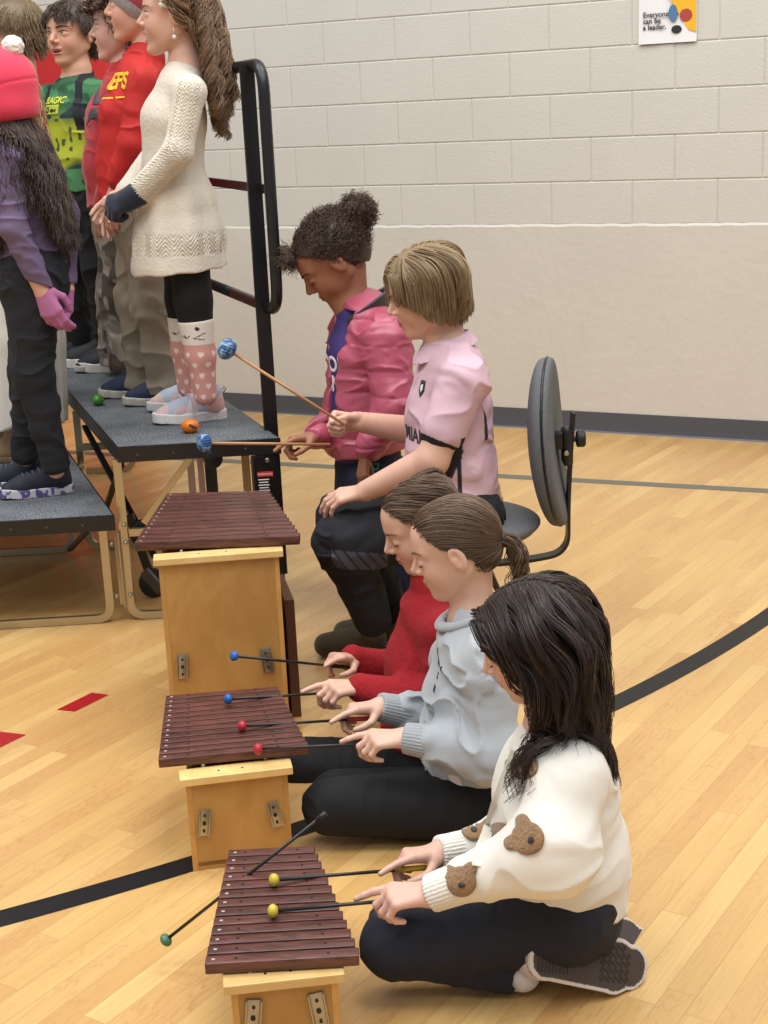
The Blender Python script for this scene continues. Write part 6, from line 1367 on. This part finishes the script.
# ---------------------------------------------------------------- blond boy far left, seen from behind
if want('blond'):
    Y = 6.62; j = lambda px, py, dy=0.: WY(px, py, Y+dy)
    H = Head(j(14, 32), math.pi-.25, .05, 0, 1.16)
    sd = V(0, 1, 0); secs = [(j(22, 190), .125, .095), (j(20, 150), .12, .09), (j(18, 110), .135, .095), (j(20, 82), .115, .065)]
    arms = [(j(24, 92, -.15), j(32, 140, -.18), j(24, 188, -.16)), (j(20, 90, .15), j(18, 140, .19), j(10, 188, .16))]
    legs = [(j(22, 205, -.08), j(24, 285, -.08), j(26, 345, -.08)), (j(20, 204, .08), j(22, 283, .08), j(24, 340, .08))]
    P = Person('boy at the top left in a black shirt, short dark blond hair seen from behind', (208, 164, 144), H, j(22, 68), secs, sd, arms, legs, 1.12, .004)
    for (s_, e_, w_), q in zip(arms, (1, -1)): P.hand(w_, V(-.1, 0, -1), V(0, q, 0), V(-1, 0, 0), RELAX, 1.)
    o = P.finish(); face_bits(H, P.F, o, (120, 96, 70))
    G = Fld(); G.torso([(j(22, 200), .15, .12), (j(20, 150), .150, .115), (j(18, 110), .152, .112), (j(20, 86), .122, .08), (j(22, 74), .07, .06)], sd, 0, .04)
    for (s_, e_, w_) in arms: G.cap(secs[-1][0], s_, .06, .06, .03); G.cap(s_, e_, .06, .052, .02); G.cap(e_, w_, .052, .040, .02)
    G.disp = wrinkle(.007, (8, 8, 12), 83); garment(P, 'shirt', G, MTEE, (20, 20, 24), .005)
    J = Fld()
    for h_, k_, a_ in legs: J.cap(h_, k_, .090, .074, .04); J.cap(k_, a_, .074, .060, .03)
    garment(P, 'pants', J, MPANT, (28, 28, 34), .005)
    for h_, k_, a_ in legs: shoe(P, V(a_[0]+.08, a_[1], DZ), V(a_[0]-.18, a_[1], DZ), V(0, 0, 1), .27, upper=(30, 30, 34), h=.005)
    BR = (118, 98, 72); hair_cap(H, o, BR, .012, cut=(.035, .045)); N = 2200; gg = np.random.default_rng(85); Fc = Fld(); H.skull(Fc); H.ell(Fc, (-.045, 0, -.018), (.054, .062, .055), .02)
    rt_ = scalp_roots(H, N, default_line, 26, .006)
    def df(pl, pw, t): f_ = np.clip((pl[:, 2]-.0)/.1, 0, 1); loc = np.stack([.7*f_*(pl[:, 0] > -.06)-.2, np.sign(pl[:, 1]+.01)*.3*f_, -.3-.7*(1-f_)], 1); return loc@H.R.T
    A = grow(H, rt_, df, gg.uniform(.04, .062, N), 12, Fc, gg.uniform(.004, .013, N), 5, .4, (.002, 14, .5), .4, 110, .0019, .4, .1); hair_obj(o, [A], BR, .22, hi=(160, 136, 100))
# ---------------------------------------------------------------- girl in the pink hat, purple shirt
if want('pinkhat'):
    Y = 4.86; j = lambda px, py, dy=0.: WY(px, py, Y+dy)
    H = Head(j(-2, 101), math.pi-.25, .02, 0, 1.12)
    sd = nrm(V(.25, 1, 0)); secs = [(j(28, 262), .125, .10), (j(26, 222), .105, .085), (j(18, 175), .12, .09), (j(14, 145), .10, .065)]
    shL, elL, wrL = j(8, 158, -.14), j(14, 228, -.18), j(42, 290, -.14); shR, elR, wrR = j(30, 152, .15), j(66, 215, .16), j(66, 288, .03)
    hL, hR = j(30, 275, -.07), j(38, 272, .07); kL, kR = j(34, 375, -.07), j(30, 370, .08); aL, aR = j(56, 470, -.05), j(26, 458, .09)
    P = Person('girl on the lower riser in a bright pink knit hat and purple top', (216, 166, 146), H, j(10, 128), secs, sd, [(shL, elL, wrL), (shR, elR, wrR)], [(hL, kL, aL), (hR, kR, aR)], 1.10, .0035, leg_r=(.07, .052, .034))
    P.hand(wrL, V(.35, -.1, -1), V(.2, 1, 0), V(1, -.2, 0), ((.35, .4, .3), (.4, .5, .4), (.5, .5, .4), (.5, .6, .4)), 1.05); P.hand(wrR, V(-.2, -.3, -1), V(-.4, -1, 0), V(-1, .2, 0), (.4, .45, .5, .5), 1.05)
    o = P.finish(); face_bits(H, P.F, o, (70, 50, 40))
    PKG = mat('pink_glove', (170, 104, 146), rough=.85, bump=('noise', 300, .4, .002))
    Gl = Fld()
    hand(Gl, wrL, V(.35, -.1, -1), V(.2, 1, 0), V(1, -.2, 0), ((.35, .4, .3), (.4, .5, .4), (.5, .5, .4), (.5, .6, .4)), 1.05); hand(Gl, wrR, V(-.2, -.3, -1), V(-.4, -1, 0), V(-1, .2, 0), (.4, .45, .5, .5), 1.05)
    Gl.disp = lambda Q: np.full(len(Q), -.0026); Gl.build('gloves', PKG, o, h=.003)
    PU = (104, 88, 118); G = Fld(); G.torso([(j(30, 262), .135, .115), (j(26, 222), .125, .105), (j(18, 175), .135, .105), (j(14, 148), .108, .075), (j(10, 135), .065, .058)], sd, 0, .04)
    for (s_, e_, w_) in P.arms: G.cap(secs[-1][0], s_, .052, .054, .03); G.cap(s_, e_, .052, .044, .02); G.cap(e_, w_, .044, .035, .02)
    wk = wrinkle(.007, (9, 9, 20), 91); G.disp = lambda Q: wk(Q); G.plane(j(30, 272), V(-.35, 0, -1), .006); pp_ = garment(P, 'long_sleeve_top', G, MTEE, PU, .0035); print('PURPLE', len(pp_.data.vertices))
    J = Fld(); J.torso([(j(34, 285), .13, .115), (j(32, 255), .125, .105)], sd, 0, .03)
    for h_, k_, a_ in ((hL, kL, aL), (hR, kR, aR)): J.cap(h_, k_, .094, .066, .04); J.cap(k_, a_+V(0, 0, .02), .064, .046, .03)
    wk5 = wrinkle(.009, (10, 10, 16), 93); J.disp = lambda Q: wk5(Q); J.plane(V(0, 0, LZ+.10), V(0, 0, -1), .004); garment(P, 'jeans', J, MPANT, (22, 25, 33), .0035)
    def slc(f, dd):
        def g_(Q): q = f(Q); C = np.tile(lin((206, 200, 204)), (len(Q), 1)); C[noise(q*110) > .12] = lin((92, 84, 140)); return C
        return g_
    for hp, tp in (((77, 491), (3, 499)), ((50, 486), (-28, 490))): shoe(P, WZ(*hp, LZ), WZ(*tp, LZ), V(0, 0, 1), .265, upper=(26, 30, 44), solef=slc, laces=(90, 92, 110), h=.0032, thick=.028)
    hat = Fld(); H.ell(hat, (-.014, 0, .048), (.108, .092, .098), .001); H.ell(hat, (-.03, 0, -.02), (.086, .088, .06), .03); hat.plane(H.w(-.03, 0, -.066), H.dir(-.22, 0, -1), .008); PKH = (226, 62, 88)
    hat.disp = lambda Q: -.0028*np.exp(-((H.loc(Q)[:, 2]-.03+H.loc(Q)[:, 0]*.2)/.004)**2)*-1; hh_ = garment(P, 'knit_hat', hat, MKNIT, PKH, .0035)
    pm = H.w(-.066, 0, .142); pf = Fld(); pf.ell(pm, (.034,)*3, None, .001); pf.disp = lambda Q: .003*noise(Q*140); pf.build('pompom', mat('white_yarn', (226, 220, 212), rough=.95, bump=('noise', 90, 1., .006)), hh_, h=.003)
    BR = (56, 42, 36); N = 1900; gg = np.random.default_rng(95); Fc = Fld(); H.ell(Fc, (-.014, 0, .032), (.1, .085, .09), .001); Fc.cap(P.neck, H.c, .055, .055, .03); Fc.ops += G.ops[:-1]
    rt_ = scalp_roots(H, N, lambda q: (q[:, 0] < .02) & (q[:, 2] < -.030) & (q[:, 2] > -.07), 27, .004)
    A = grow(H, rt_, lambda pl, pw, t: V(.16, -.02, -1.)[None]*np.ones((len(pw), 1)), gg.uniform(.28, .42, N), 28, Fc, gg.uniform(.003, .022, N), 5, .5, (.010, 9, .35), .6, 70, .0017, .4, .12); hair_obj(o, [A], BR, .28, hi=(96, 74, 58))
# ---------------------------------------------------------------- child in white, mostly hidden
if want('white'):
    Y = 5.52; j = lambda px, py, dy=0.: WY(px, py, Y+dy)
    H = Head(j(2, 88), math.pi, .02, 0, 1.0)
    sd = V(0, 1, 0); secs = [(j(30, 240), .125, .10), (j(26, 205), .105, .085), (j(20, 170), .12, .09), (j(18, 140), .10, .065)]
    arms = [(j(20, 152, -.14), j(24, 205, -.16), j(14, 245, -.14)), (j(16, 150, .14), j(16, 205, .16), j(8, 245, .14))]
    legs = [(j(32, 262, -.07), j(26, 350, -.06), j(14, 432, -.05)), (j(30, 260, .07), j(20, 348, .07), j(4, 426, .08))]
    P = Person('child in a long white skirt and tan boots behind the girl in the pink hat', (220, 172, 150), H, j(18, 122), secs, sd, arms, legs, 1.08, .0045)
    for (s_, e_, w_), q in zip(arms, (1, -1)): P.hand(w_, V(-.1, 0, -1), V(0, q, 0), V(-1, 0, 0), RELAX, 1.)
    o = P.finish()
    G = Fld(); G.torso([(j(30, 250), .13, .10), (j(26, 205), .120, .10), (j(20, 170), .13, .1), (j(18, 145), .108, .075), (j(18, 130), .065, .058)], sd, 0, .04)
    for (s_, e_, w_) in arms: G.cap(secs[-1][0], s_, .05, .05, .03); G.cap(s_, e_, .05, .044, .02); G.cap(e_, w_, .044, .035, .02)
    garment(P, 'blouse', G, MTEE, (222, 220, 214), .006)
    K = Fld(); K.torso([(j(24, 432), .165, .16), (j(25, 340), .15, .14), (j(30, 245), .13, .11)], sd, 0, .03); cK = j(34, 300); K.disp = lambda Q: -.010*np.sin(np.arctan2((Q-cK)[:, 1], (Q-cK)[:, 0])*10)*np.clip((cK[2]-Q[:, 2]+.2)/.4, 0, 1); K.plane(j(40, 420), V(0, 0, -1), .006); garment(P, 'long_skirt', K, MTEE, (216, 213, 205), .005)
    for h_, k_, a_ in legs: shoe(P, V(a_[0]+.07, a_[1], LZ), V(a_[0]-.19, a_[1], LZ), V(0, 0, 1), .26, upper=(150, 122, 90), sole=(120, 96, 70), h=.005, high=True)
    BR = (168, 136, 98); hair_cap(H, o, BR, .010); N = 900; gg = np.random.default_rng(97); Fc = Fld(); H.skull(Fc); Fc.cap(P.neck, H.c, .055, .055, .03); Fc.ops += G.ops
    rt_ = scalp_roots(H, N, default_line, 28, .006)
    A = grow(H, rt_, lambda pl, pw, t: H.dir(-.7, 0, -.5)*(pl[:, 0:1] > -.06)+V(.1, 0, -1.)*(pl[:, 0:1] <= -.06), gg.uniform(.26, .36, N), 22, Fc, gg.uniform(.003, .02, N), 5, .5, (.008, 9, .35), .5, 60, .002, .4, .12); hair_obj(o, [A], BR, .2, hi=(200, 170, 128))
# ================================================================ mallets in play
BK = (30, 30, 32)
def gp(key, fb): return GRIPS[key] if key in GRIPS else fb
def gmal(key, label, head, fb, rgb, grip, grp, gl):
    tip = gp(key, fb); head = np.asarray(head); tip = tip+nrm(tip-head)*.012
    return mallet(label, head, tip, .0125, rgb, BK, grip, grp, griplen=gl)
gmal('fR', 'yellow-headed mallet in the far hand of the girl in the white bear cardigan', MH['fR'], WY(405, 867.5, 2.6), (196, 176, 60), (190, 160, 60), 'yellow-headed mallets', .065)
gmal('fL', 'yellow-headed mallet in the near hand of the girl in the white bear cardigan', MH['fL'], WY(401, 902, 2.43), (200, 180, 62), (190, 160, 60), 'yellow-headed mallets', .065)
gmal('gR', 'red-headed mallet farther from us, over the middle xylophone', MH['gR'], WY(358, 714, 3.12), (176, 38, 52), (150, 30, 40), 'red-headed mallets', .055)
gmal('gL', 'red-headed mallet nearer to us, over the front bars of the middle xylophone', MH['gL'], WY(378, 746, 2.96), (176, 38, 52), (165, 25, 35), 'red-headed mallets', .055)
gmal('rR', 'blue-headed mallet farther from us, held up before the tall wooden box', MH['rR'], WY(345, 663, 3.52), (34, 92, 160), BK, 'blue-headed mallets', .06)
gmal('rL', 'blue-headed mallet nearer to us, over the far bars of the middle xylophone', MH['rL'], WY(345, 697, 3.28), (34, 92, 160), (20, 22, 44), 'blue-headed mallets', .06)
GH = WZ(166, 940, .06); GE = WZ(253, 871, Z3+.008); gt = GH+(GE-GH)*1.80
mallet('green-headed mallet poked through the bars of the nearest xylophone, head hanging out', GH, gt, .0135, (70, 112, 86), BK, BK, None, flat=.7, griplen=.02)
mallet('wool-wound blue mallet raised high by the boy in the pink shirt', WY(227, 349, 4.02), gp('bR', WY(345, 425, 3.98)), .030, None, (170, 122, 78), None, None, yarn=True, sr=.0045)
mallet('wool-wound blue mallet held level by the girl in the pink jacket', WY(204, 443, 4.28), gp('jR', WY(330, 444.5, 4.42)), .027, None, (178, 134, 90), None, None, yarn=True, sr=.0045)
